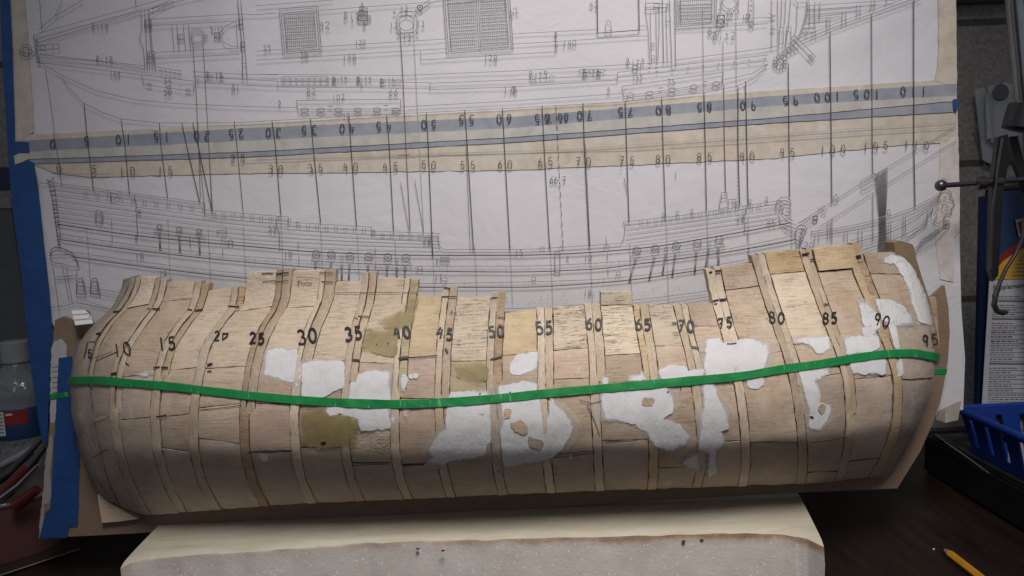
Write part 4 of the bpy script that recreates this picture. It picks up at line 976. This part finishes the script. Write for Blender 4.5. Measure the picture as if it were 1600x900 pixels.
# figurehead, head rails, bowsprit
L((1212,322),(1214,314),(1220,309),(1228,308),(1235,312),(1236,321),(1228,319),(1220,322),(1213,328),(1212,322),w=1.4); L((1215,318),(1226,313),(1234,316)); L((1217,313),(1224,318),(1233,320)); L((1219,322),(1222,331),(1226,336),(1232,337),(1235,334),(1236,329),(1233,326),(1235,322),w=1.3); L((1228,325),(1232,325),w=1.4); L((1229,331),(1234,332),w=1.4); L((1222,331),(1224,326),w=2); L((1218,325),(1217,338),(1221,345)); L((1226,336),(1232,341),(1240,345)); L((1217,338),(1220,350),(1228,360),(1242,366)); L((1222,344),(1245,352)); L((1221,350),(1244,358)); L((1224,356),(1243,362))
L((1246,354),(1252,352),(1258,353),(1261,358),(1257,364),(1255,372),(1250,384),(1245,388),(1244,376),(1243,364),(1246,354),w=1.5); L((1248,358),(1256,360),(1250,366),(1254,370),(1247,376),(1252,380),w=1.6); L((1245,368),(1252,372),(1248,386),w=1.4); ik.circle(1254,358,2,1.4)
L((1247,349),(1300,316),(1345,287),(1386,262),(1450,224)); L((1277,357),(1330,323),(1385,288),(1485,225)); L((1247,349),(1270,338),(1277,336),(1277,344),(1256,354)); ik.rect(1271,338,1277,344,2.4); L((1277,329),(1287,321),(1289,323)); ik.circle(1287,332,4,1,2.2); ik.line([(1302,308),(1307,304),(1311,313),(1305,316)],1.1,True); L((1345,287),(1344,284),(1366,271),(1368,274)); L((1346,297),(1350,298),(1368,288)); L((1346,297),(1346,293),(1367,281))
for i in range(11): 
    u = i/10; th.line([(1367+19*u,272-10*u),(1371+15*u,305-6*u),(1374+10*u,338-2*u)], 1.0); th.line([(1374+10*u,342-2*u),(1374+11*u,365),(1372+14*u,396)], .9)
L((1373,339),(1384,336)); L((1373,343),(1384,340)); ik.rect(1387,328,1391,337); L((1389,326),(1389,328))
for c in ([(1267,362),(1300,358),(1375,342),(1437,320),(1472,299)], [(1270,365),(1320,358),(1400,338),(1445,320),(1473,301)], [(1270,370),(1320,362),(1400,346),(1440,328),(1470,305)], [(1330,376),(1400,355),(1440,332),(1467,310)], [(1333,380),(1404,358),(1444,334),(1466,313)], [(1340,388),(1412,363),(1447,340),(1460,325)], [(1342,393),(1414,367),(1450,343),(1458,328)], [(1360,400),(1420,372),(1452,345)]): curve(c)
for x, y0, y1_ in ((1273,368,382),(1279,368,380),(1293,346,376),(1297,345,374),(1319,362,377),(1324,361,378),(1341,358,388),(1347,357,386),(1388,346,378),(1392,345,376),(1411,337,370),(1415,336,368)): L((x,y0),(x,y1_))
L((1450,330),(1448,350),(1428,365),(1416,372),w=1.2); L((1457,325),(1455,340),(1462,352)); 
lion = [(1472,298),(1479,296),(1485,299),(1487,305),(1483,307),(1489,309),(1490,316),(1492,320),(1488,324),(1485,328),(1488,331),(1484,335),(1480,333),(1476,338),(1474,342),(1478,346),(1482,344),(1484,350),(1482,356)]
L(*lion, w=1.5); L((1472,298),(1466,308),(1470,314),(1463,318),(1468,326),(1460,330),(1465,338),(1459,344),(1466,350),(1472,345),w=1.3); L((1474,309),(1479,308),w=2); L((1484,312),(1487,313),w=1.8); L((1473,315),(1482,317)); L((1472,320),(1481,320)); L((1478,324),(1484,323),w=1.6); L((1475,328),(1482,331)); L((1469,312),(1474,320),(1470,328),(1476,334)); ik.circle(1474,286,6,1.4); ik.circle(1474,286,4,1.0); ik.circle(1477,350,3.5,1.4); ik.dot(1478,352,1.6)
L((1482,356),(1462,378),(1430,398)); L((1476,352),(1450,370),(1428,390),w=1.2); L((1470,354),(1445,372),(1432,394)); L((1480,350),(1455,372),(1430,393)); L((1436,382),(1440,374),(1462,366))
L((1268,360),(1268,368)); L((1056,268),(1056,277),w=1.1); L((968,266),(972,266)); L((1446,380),(1470,360),b=fa)
ik.build('ink_drawing', M['ink'], plan); th.build('marker_drawing', M['inkdark'], plan); fa.build('pencil_lines', M['faint'], plan)

# ================================================================== foam block
FE = [(188,888),(205,880),(240,872),(300,867),(400,862),(500,853),(600,847),(800,842),(1000,837),(1150,833),(1220,834),(1260,841),(1288,855)]
BK = [(232,835),(245,832),(262,826),(310,820),(400,815),(500,810),(600,806),(800,795),(1000,786),(1150,778),(1210,772),(1238,770),(1250,775)]
xs = np.linspace(0, len(FE)-1, 150); fx = np.interp(xs, range(len(FE)), [p[0] for p in FE]); fy = np.interp(xs, range(len(FE)), [p[1] for p in FE])
kx = np.interp(xs, range(len(BK)), [p[0] for p in BK]); ky = np.interp(xs, range(len(BK)), [p[1] for p in BK])
V = []; Fc = []; fm = []; rows = 15
for i in range(len(xs)):
    f = at_z(fx[i], fy[i], ZF - 0.004); k = at_z(kx[i], ky[i], ZF - 0.0015); k.y = max(k.y, 0.004)
    nz = lambda a, b: noise.noise((f.x*a, b, 0.5))
    f.y += 0.0016*nz(60, 1) + 0.0010*nz(220, 2)
    V.append(Vector((k.x, 0.03, 0.0))); V.append(Vector((k.x, 0.03, ZF - 0.0015))); V.append(Vector((k.x, k.y, ZF - 0.0012)))
    for s_, dz in ((.3,.0),(.6,.0001),(.82,.0),(.92,-.0006),(1.0,-.003)):
        p = k.lerp(f, s_); V.append(Vector((p.x, p.y, ZF - 0.0012 + dz + 0.0004*nz(50, s_*9))))
    for dz in (.006,.012,.020,.030,.042,.052,ZF):
        V.append(Vector((f.x, f.y - 0.0006*dz/0.01 + 0.0012*noise.noise((f.x*55, dz*90, 3))+0.0007*noise.noise((f.x*180, dz*190, 3)), max(0, ZF - dz))))
for i in range(len(xs)-1):
    for j in range(rows-1): a = i*rows+j; Fc.append((a, a+1, a+rows+1, a+rows)); fm.append(1 if j < 7 else 0)
Fc.append(tuple(range(rows))); Fc.append(tuple((len(xs)-1)*rows+j for j in range(rows))); fm += [0, 0]
foam = mesh('foam_block', V, Fc, M['foam'], None, True, mats=[M['foamskin']], fm=fm)
tag(foam, 'grey speckled foam block with a cream top and rusty stain, carrying the ship hull', 'foam block')
mb = MB()
for x, y in ((653,857),(692,860),(1068,845),(1096,843)):
    p = at_z(x, y-2, ZF-0.008); p = at_y(x, y, p.y - 0.0005); mb.lathe(p + Vector((0, -0.0006, 0)), [(0.0004, -0.0008),(0.0019, 0),(0.0004, 0.0008)], 8)
mb.build('burn_hole', M['graphite'], foam)

# ================================================================== right-hand side
# black storage case
pA = at_z(1465, 682, 0.050); pB = at_z(1545, 740, 0.050); cx0 = (pA.x + pB.x)/2
case = thing('storage_case', (0.66, 0.0, 0.0), 'low black plastic case under the blue basket at the right', 'case')
mb = MB(); mb.box((cx0 + 0.16, -0.02, 0.0240), (0.32, 0.46, 0.046), bev=0.003); mb.build('body', M['case'], case, True)
mb = MB(); mb.box((cx0 + 0.162, -0.02, 0.0490), (0.310, 0.45, 0.003), bev=0.001); mb.build('lid', M['casetop'], case, True)
mb = MB(); mb.tube([at_z(1462,679,0.051), at_z(1480,693,0.051), at_z(1505,710,0.051), at_z(1545,739,0.051)], [0.0004, .0007, .0006, .0004], 6); mb.build('lid_edge', M['cabinetlight'], case)
# blue basket with slotted sides
bl, br_, bfr, bbk, bz0, bz1 = 0.527, 0.70, -0.07, 0.135, 0.052, 0.103
bas = thing('plastic_basket', (0.61, 0.03, bz0), 'open blue plastic basket with slotted sides on the black case', 'basket')
def wall_slots(p0, p1, q0, q1, n, name):
    """wall from bottom edge p0-p1 to top edge q0-q1 with n upright slots"""
    p0, p1, q0, q1 = map(Vector, (p0, p1, q0, q1)); mbw = MB()
    nrm = (p1-p0).cross(q0-p0).normalized()*0.0022
    us = [0.0]
    for k in range(n): us += [(k+.34)/n, (k+.62)/n]
    us.append(1.0); vs = [0, .20, .84, 1]
    P = lambda u, v: (p0.lerp(p1, u)).lerp(q0.lerp(q1, u), v)
    for i in range(len(us)-1):
        for j in range(3):
            if i % 2 == 1 and j == 1: continue
            c4 = [P(us[i],vs[j]),P(us[i+1],vs[j]),P(us[i+1],vs[j+1]),P(us[i],vs[j+1])]
            mbw.poly(c4, nrm)
    return mbw.build(name, M['basket'], bas)
t_ = 0.010
wall_slots((bl+t_,bfr+t_,bz0),(bl+t_,bbk-t_,bz0),(bl,bfr,bz1),(bl,bbk,bz1),7,'side_wall'); wall_slots((bl+t_,bbk-t_,bz0),(br_-t_,bbk-t_,bz0),(bl,bbk,bz1),(br_,bbk,bz1),6,'side_wall')
wall_slots((br_-t_,bbk-t_,bz0),(br_-t_,bfr+t_,bz0),(br_,bbk,bz1),(br_,bfr,bz1),7,'side_wall'); wall_slots((br_-t_,bfr+t_,bz0),(bl+t_,bfr+t_,bz0),(br_,bfr,bz1),(bl,bfr,bz1),6,'side_wall')
mb = MB(); mb.box(((bl+br_)/2,(bfr+bbk)/2,bz0+0.0012),(br_-bl-2*t_,bbk-bfr-2*t_,0.002)); mb.build('base', M['basket'], bas)
mb = MB(); c4 = [Vector(p) for p in ((bl-.003,bfr-.003,bz1),(bl-.003,bbk+.003,bz1),(br_+.003,bbk+.003,bz1),(br_+.003,bfr-.003,bz1))]
mb.tube([c4[0],c4[1],c4[2],c4[3],c4[0]], 0.0042, 10); mb.build('rim', M['basket'], bas, True)
mb = MB(); mb.box((0.565,0.075,bz0+0.018),(0.03,0.022,0.030),Matrix.Rotation(.4,3,'Z'),0.001); ob = mb.build('white_carton', M['labelwhite']); tag(ob,'small white carton lying inside the blue basket','carton')
mb = MB(); mb.tube([(0.556,-0.03,bz0+0.012),(0.565,0.055,bz0+0.016)],0.008,12); ob = mb.build('wooden_dowel', M['ochre'], None, True); tag(ob,'short pale wooden dowel inside the blue basket','dowel')
# canister
yc = 0.145
def cp(x, y, e=0.0): return at_y(x, y, yc - e)
can = thing('food_canister', (at_y(1600,600,yc).x, yc, 0.05), 'tall canister with blue, red and yellow label and white facts panel at right edge', 'canister')
tl_, bl_ = cp(1543,296), cp(1530,684); xw = 0.17; lx = cp(1548,480).x - 0.008
zt = tl_.z; zb_ = 0.0
mb = MB(); mb.box((lx + xw/2, yc + 0.0125, (zt+0.052)/2), (xw, 0.022, zt-0.052), bev=0.008); mb.build('body', M['bluecan'], can, True)
mb = MB(); mb.box((lx + xw/2, yc + 0.0125, zt+0.006), (xw+0.004, 0.026, 0.012), bev=0.003); mb.build('lid', M['canrim'], can, True)
def canpatch(name, poly, e, mat): 
    mbp = MB(); mbp.poly([cp(x, y, e) for x, y in poly], (0, 0.0006, 0)); return mbp.build(name, mat, can)
canpatch('label_panel', [(1550,300),(1660,290),(1660,430),(1547,436)], 0.0007, M['labelblue'])
canpatch('label_band', [(1546,436),(1546,415),(1560,402),(1580,385),(1605,368),(1660,340),(1660,432)], 0.0014, M['labelred'])
canpatch('label_field', [(1548,437),(1553,425),(1568,408),(1585,396),(1610,382),(1660,362),(1660,434)], 0.0021, M['labelyellow'])
canpatch('facts_panel', [(1546,438),(1660,434),(1660,682),(1533,684),(1534,640),(1541,520)], 0.0014, M['labelwhite'])
canpatch('logo', [(1587,344),(1640,330),(1640,358),(1592,370)], 0.0028, M['labelwhite']); canpatch('logo', [(1590,347),(1640,334),(1640,355),(1595,366)], 0.0035, M['labelred'])
def text_obj(s_, name, mat, parent, base, right, up_, size, e=0.0003):
    cu = bpy.data.curves.new(name, 'FONT'); cu.body = s_; cu.size = 1.0; cu.extrude = 0
    to = bpy.data.objects.new(name, cu); COL.objects.link(to)
    dg = bpy.context.evaluated_depsgraph_get(); me = to.evaluated_get(dg).to_mesh()
    vs_ = [base + right*(v.co.x*size) + up_*(v.co.y*size) + Vector((0,-e,0)) for v in me.vertices]; fs_ = [tuple(p.vertices) for p in me.polygons]
    to.evaluated_get(dg).to_mesh_clear(); bpy.data.objects.remove(to); bpy.data.curves.remove(cu)
    return mesh(name, vs_, fs_, mat, parent)
rt = (cp(1600,600) - cp(1550,604)).normalized(); rt.y = 0; upv = Vector((0,0,1))
text_obj('Supplement Facts/Datos Nutricionales', 'facts_heading', M['marker'], can, cp(1551,453,0.0018), rt, upv, 0.0082)
text_obj('R', 'logo_letter', M['labelwhite'], can, cp(1594,361,0.0040), rt, upv, 0.020)
lt = Ink(lambda x, y, e=0: cp(x, y, 0.0018 + e)); kk = 0
for y in np.arange(463, 676, 7.0):
    kk += 1; lft = np.interp(y, [440,684],[1551,1538]) + 2; tilt = -4
    if kk in (2, 6, 16): lt.line([(lft,y),(1650,y+1)], 2.2)
    else:
        lt.line([(lft,y+3.6),(1650,y+4.2)], .6)
        x = lft
        while x < lft + (random.uniform(30,44) if kk < 23 else 90):
            w_ = random.uniform(3,9); lt.line([(x,y),(x+w_,y+.1)], 1.8 if kk in (9,10,11) else 1.1); x += w_ + 1.6
lt.build('small_print', M['ink'], can)
lt = Ink(lambda x, y, e=0: cp(x, y, 0.0025 + e))
for y, x0 in ((402,1594),(407,1592),(413,1588),(419,1586),(425,1583),(431,1581)):
    x = x0
    while x < 1640: w_ = random.uniform(3,8); lt.line([(x,y-(x-x0)*.06),(x+w_,y-(x+w_-x0)*.06)],1.5); x += w_+1.5
lt.build('small_print', M['ink'], can)
# steel pole, blister pack and batten on the wall
mb = MB(); a_ = at_y(1586,-60,0.09); b_ = at_y(1612,215,0.09); dirn = (b_-a_).normalized(); mb.tube([a_ - dirn*0.05, b_ + dirn*0.55], 0.0125, 20); mb.tube([a_+dirn*0.02+Vector((-.002,-.0135,0)), b_+dirn*.3+Vector((-.002,-.0135,0))], 0.0016, 8)
tag(mb.build('steel_pole', M['chrome'], None, True), 'shiny galvanised steel pole leaning at the upper right corner', 'pole')
yb_ = 0.355
bp = thing('blister_package', at_y(1555,170,yb_), 'empty clear plastic blister package hanging on the concrete wall', 'package')
mb = MB(); mb.poly([at_y(x,y,yb_) for x,y in [(1523,140),(1572,128),(1590,136),(1592,240),(1560,262),(1536,250)]],(0,0.001,0)); mb.build('card', M['blister'], bp)
mb = MB(); mb.box(at_y(1562,180,yb_-0.008),(0.038,0.016,0.075),Matrix.Rotation(R(-4),3,'Y'),0.006); mb.build('bubble', M['blister'], bp, True)
mb = MB(); mb.lathe(at_y(1564,144,yb_-0.018),[(0.010,0),(0.012,0.001),(0.010,0.002)],24,(0,1,0)); mb.build('hang_tab', M['cabinet'], bp)
mb = MB(); mb.tube([at_y(1541,132,yb_-.002),at_y(1545,165,yb_-.004),at_y(1550,200,yb_-.002)],0.0008,6); mb.build('fold', M['cabinetlight'], bp)
mb = MB(); mb.box(at_y(1530,-8,0.355)+Vector((0,0,0.012)),(0.30,0.022,0.046),None,0.002); tag(mb.build('wooden_batten', M['tubback']), 'dark reddish wooden batten along the top of the concrete wall', 'batten')
mb = MB(); mb.tube([at_y(1524,198,.360),at_y(1528,215,.360),at_y(1540,262,.362)],[.0012,.0009,.0006],6); tag(mb.build('wall_nail', M['chrome'], None, True), 'small bent shiny nail in the concrete wall beside the plan', 'nail')
# clamp arm (helping hand)
yk = -0.035
hh_ = thing('clamp_arm', at_y(1560,290,yk), 'dark steel clamp arm with ball tipped rod and hook reaching over the drawing', 'clamp')
mb = MB(); mb.tube([at_y(1470,290,yk),at_y(1500,288,yk),at_y(1550,284,yk),at_y(1640,277,yk)],0.0024,12); mb.build('rod', M['darksteel'], hh_, True)
mb = MB(); bm_ = [(0.0001,-.0052)]+[(0.0053*math.cos(R(a_)),0.0053*math.sin(R(a_))) for a_ in range(-75,90,15)]; mb.lathe(at_y(1470,290,yk),bm_,20); mb.build('ball_tip', M['darksteel'], hh_, True)
mb = MB(); ax = (at_y(1550,284,yk)-at_y(1500,288,yk)).normalized(); mb.lathe(at_y(1523,286.5,yk),[(.0024,0),(.0062,.001),(.0062,.009),(.0040,.010),(.0040,.016),(.0055,.017),(.0055,.024),(.0024,.025)],18,ax); mb.build('collar', M['darksteel'], hh_, True)
mb = MB(); mb.poly([at_y(x,y,yk-.004) for x,y in [(1560,214),(1575,210),(1577,250),(1568,300),(1563,380),(1560,430),(1552,440),(1547,420),(1549,340),(1551,290)]],(0,0.006,0)); mb.build('arm_plate', M['blackmetal'], hh_)
mb = MB(); mb.poly([at_y(x,y,yk+.004) for x,y in [(1577,214),(1590,212),(1612,300),(1604,302),(1584,250)]],(0,0.006,0)); mb.build('arm_plate', M['blackmetal'], hh_)
cur = [(1604,330),(1598,372),(1586,398),(1572,420),(1562,442),(1555,462),(1553,476),(1558,486),(1567,489),(1575,487)]
mb = MB(); mb.tube([at_y(x,y,yk-.010) for x,y in cur],[.0018]*5+[.0026]*4+[.0012],10); mb.build('hook', M['darksteel'], hh_, True)
mb = MB(); mb.tube([at_y(1566,216,yk-.006),at_y(1559,262,yk-.006),at_y(1551,330,yk-.006),at_y(1548,420,yk-.006)],0.0013,8); mb.build('arm_edge', M['darksteel'], hh_, True)
mb = MB(); mb.lathe(at_y(1596,204,yk-.006),[(.012,0),(.0165,.001),(.0165,.022),(.0150,.023),(.012,.022)],28,(0.25,-.05,1)); mb.build('clip_barrel', M['blackmetal'], hh_, True)
# pencil
pt = at_z(1473, 857, 0.004); pe = at_z(1535, 905, 0.0045); dp = (pe - pt).normalized()
pen = thing('pencil', pt, 'yellow pencil with a blunt dark tip lying on the dark bench', 'pencil')
mb = MB(); mb.tube([pt + dp*0.013, pt + dp*0.16], 0.0039, 6); mb.build('shaft', M['pencil'], pen)
mb = MB(); mb.tube([pt + dp*0.004, pt + dp*0.013], [0.0016, 0.0038], 12); mb.build('sharpened_cone', M['pencilwood'], pen)
mb = MB(); mb.tube([pt, pt + dp*0.004], [0.0007, 0.0015], 10); mb.build('lead', M['graphite'], pen)
mb = MB(); p = at_z(1459, 858, 0.001); mb.box(p, (.0022,.0015,.0012), Matrix.Rotation(.5,3,'Z'), .0003); tag(mb.build('wood_chip', M['white']), 'tiny pale chip on the bench beside the pencil tip', 'chip')

# ================================================================== left-hand side
bx = at_y(32, 620, 0.125)
bot = thing('water_bottle', (bx.x, 0.125, 0.0), 'clear plastic water bottle with white cap and red and blue label, left of the hull', 'bottle')
ztop = at_y(32, 534, 0.125).z
def zz(py): return at_y(32, py, 0.125).z
mb = MB(); mb.lathe((bx.x,0.125,0),[(.001,.001),(.028,.001),(.032,.006),(.0325,zz(690)),(.031,zz(684)),(.0325,zz(678)),(.0325,zz(628)),(.031,zz(624)),(.033,zz(612)),(.030,zz(596)),(.020,zz(577)),(.0135,zz(568)),(.0128,zz(560))],40); mb.build('body', M['clearplastic'], bot, True)
mb = MB(); mb.lathe((bx.x,0.125,0),[(.0138,zz(566)),(.0152,zz(564)),(.0152,zz(534)),(.013,zz(532))],36); mb.build('cap', M['cap'], bot, True)
mb = MB(); mb.lathe((bx.x,0.125,0),[(.0330,zz(676)),(.0333,zz(675)),(.0333,zz(631)),(.0330,zz(630))],40); mb.build('label', M['labelblue'], bot, True)
def onlab(x0,y0,x1,y1,e,name,mat):
    V=[];Fc=[];n_=8;c0=Vector((bx.x,.125,0))
    for i in range(n_+1):
        a0=math.asin(max(-1,min(1,(x0+(x1-x0)*i/n_-32)/47.0)))
        for y in (y0,y1): V.append(Vector((bx.x+(.0334+e)*math.sin(a0),.125-(.0334+e)*math.cos(a0),zz(y))))
    for i in range(n_): Fc.append((2*i,2*i+1,2*i+3,2*i+2))
    mesh(name,V,Fc,mat,bot)
onlab(34,632,64,652,.0002,'label_panel',M['labelred']); onlab(16,632,34,668,.0003,'label_panel',M['labelwhite']); onlab(37,635,46,638,.0005,'label_panel',M['labelwhite'])
for k in range(6): onlab(18,635+k*5.4,32,636.6+k*5.4,.0006,'label_print',M['ink'])
# dark cabinet behind
cab = thing('dark_cabinet', (at_y(0,420,.2).x, .2, 0), 'dark grey cabinet panel with a pale edge strip behind the plan at left', 'cabinet')
mb = MB(); cpn=[at_y(x,y,.20) for x,y in [(-150,326),(17,326),(44,520),(60,640),(-150,660)]]; mb.poly(cpn,(0,.05,0)); mb.build('panel', M['cabinet'], cab)
mb = MB(); mb.poly([at_y(x,y,.198) for x,y in [(-150,309),(14,308),(17,325),(-150,326)]],(0,.05,0)); mb.build('edge_strip', M['cabinetlight'], cab)
mb = MB(); mb.poly([at_y(x,y,.21) for x,y in [(-150,258),(30,262),(34,296),(-150,296)]],(0,.06,0)); tag(mb.build('blue_box', M['bluecan']), 'dark blue box on the grey cabinet behind the plan', 'box')
# tub of tools
tc = at_z(14, 842, 0.035); tc.y = 0.10; tc = Vector((at_y(8,800,.10).x, .10, 0))
tub = thing('plastic_tub', tc, 'round reddish clear plastic tub of tools at the lower left', 'tub')
rz = at_y(8, 792, 0.04).z
mb = MB(); mb.lathe(tc,[(.001,.001),(.060,.001),(.064,.004),(.072,rz),(.074,rz+.001),(.074,rz+.004),(.0705,rz+.004),(.0625,.006),(.001,.004)],48); mb.build('bowl', M['tub'], tub, True)
mb = MB(); rr=[(tc+Vector((.0745*math.cos(R(a_)),.0745*math.sin(R(a_)),rz+.002))) for a_ in range(0,361,10)]; mb.tube(rr,.0022,8); mb.build('rim', M['clearplastic'], tub, True)
def tool(name,pts,rad,mat,label,cat,grip=None):
    o=thing(name,pts[0],label,cat); mb_=MB(); mb_.tube(pts,rad,10); mb_.build('blade' if grip else 'shaft',mat,o,True)
    if grip: g=MB(); g.tube(grip[0],grip[1],12); g.build('handle',grip[2],o,True)
q=lambda x,y,yy: at_y(x,y,yy)
tool('scraper',[q(64,688,.075),q(20,735,.065),q(-30,770,.06)],[.002,.0055,.005],M['darksteel'],'dark steel scraper standing in the tub with its tip against the board','scraper')
tool('pliers',[q(70,700,.06),q(45,728,.055)],[.002,.006],M['darksteel'],'red handled pliers lying across the top of the tub','pliers',([q(45,728,.055),q(10,768,.05),q(-40,800,.05)],[.006,.008,.006],M['red']))
tool('red_marker',[q(58,764,.035),q(25,790,.035)],[.005,.007],M['red'],'red marker pen lying lowest in the tub beside the board edge','marker')
tool('bright_file',[q(60,726,.03),q(30,758,.032),q(-20,795,.04)],[.0015,.003,.003],M['chrome'],'thin bright metal file leaning out of the tub toward the board','file')
tool('paint_brush',[q(52,702,.09),q(0,728,.085),q(-40,745,.085)],[.005,.0035,.003],M['cabinetlight'],'pale grey brush in the tub behind the scraper','brush')
tool('knife',[q(30,690,.1),q(-20,715,.1)],[.006,.008],M['cabinet'],'dark handled knife at the back of the tub','knife')
# thin dark card on the bench
c0,c1 = at_z(-10,902,.003), at_z(126,857,.003)
crd = thing('card_sheet', (c0+c1)/2, 'thin dark card with a pale cut edge on the bench at lower left', 'card')
mb=MB(); mb.poly([c0,c1,c1+Vector((-.03,.05,0)),c0+Vector((-.03,.06,0))],(0,0,-.0015)); mb.build('sheet',M['acrylic'],crd)
mb=MB(); mb.tube([c0+Vector((0,-.0006,0)),c1+Vector((0,-.0006,0))],.0005,6); mb.build('cut_edge',M['acrylicedge'],crd)
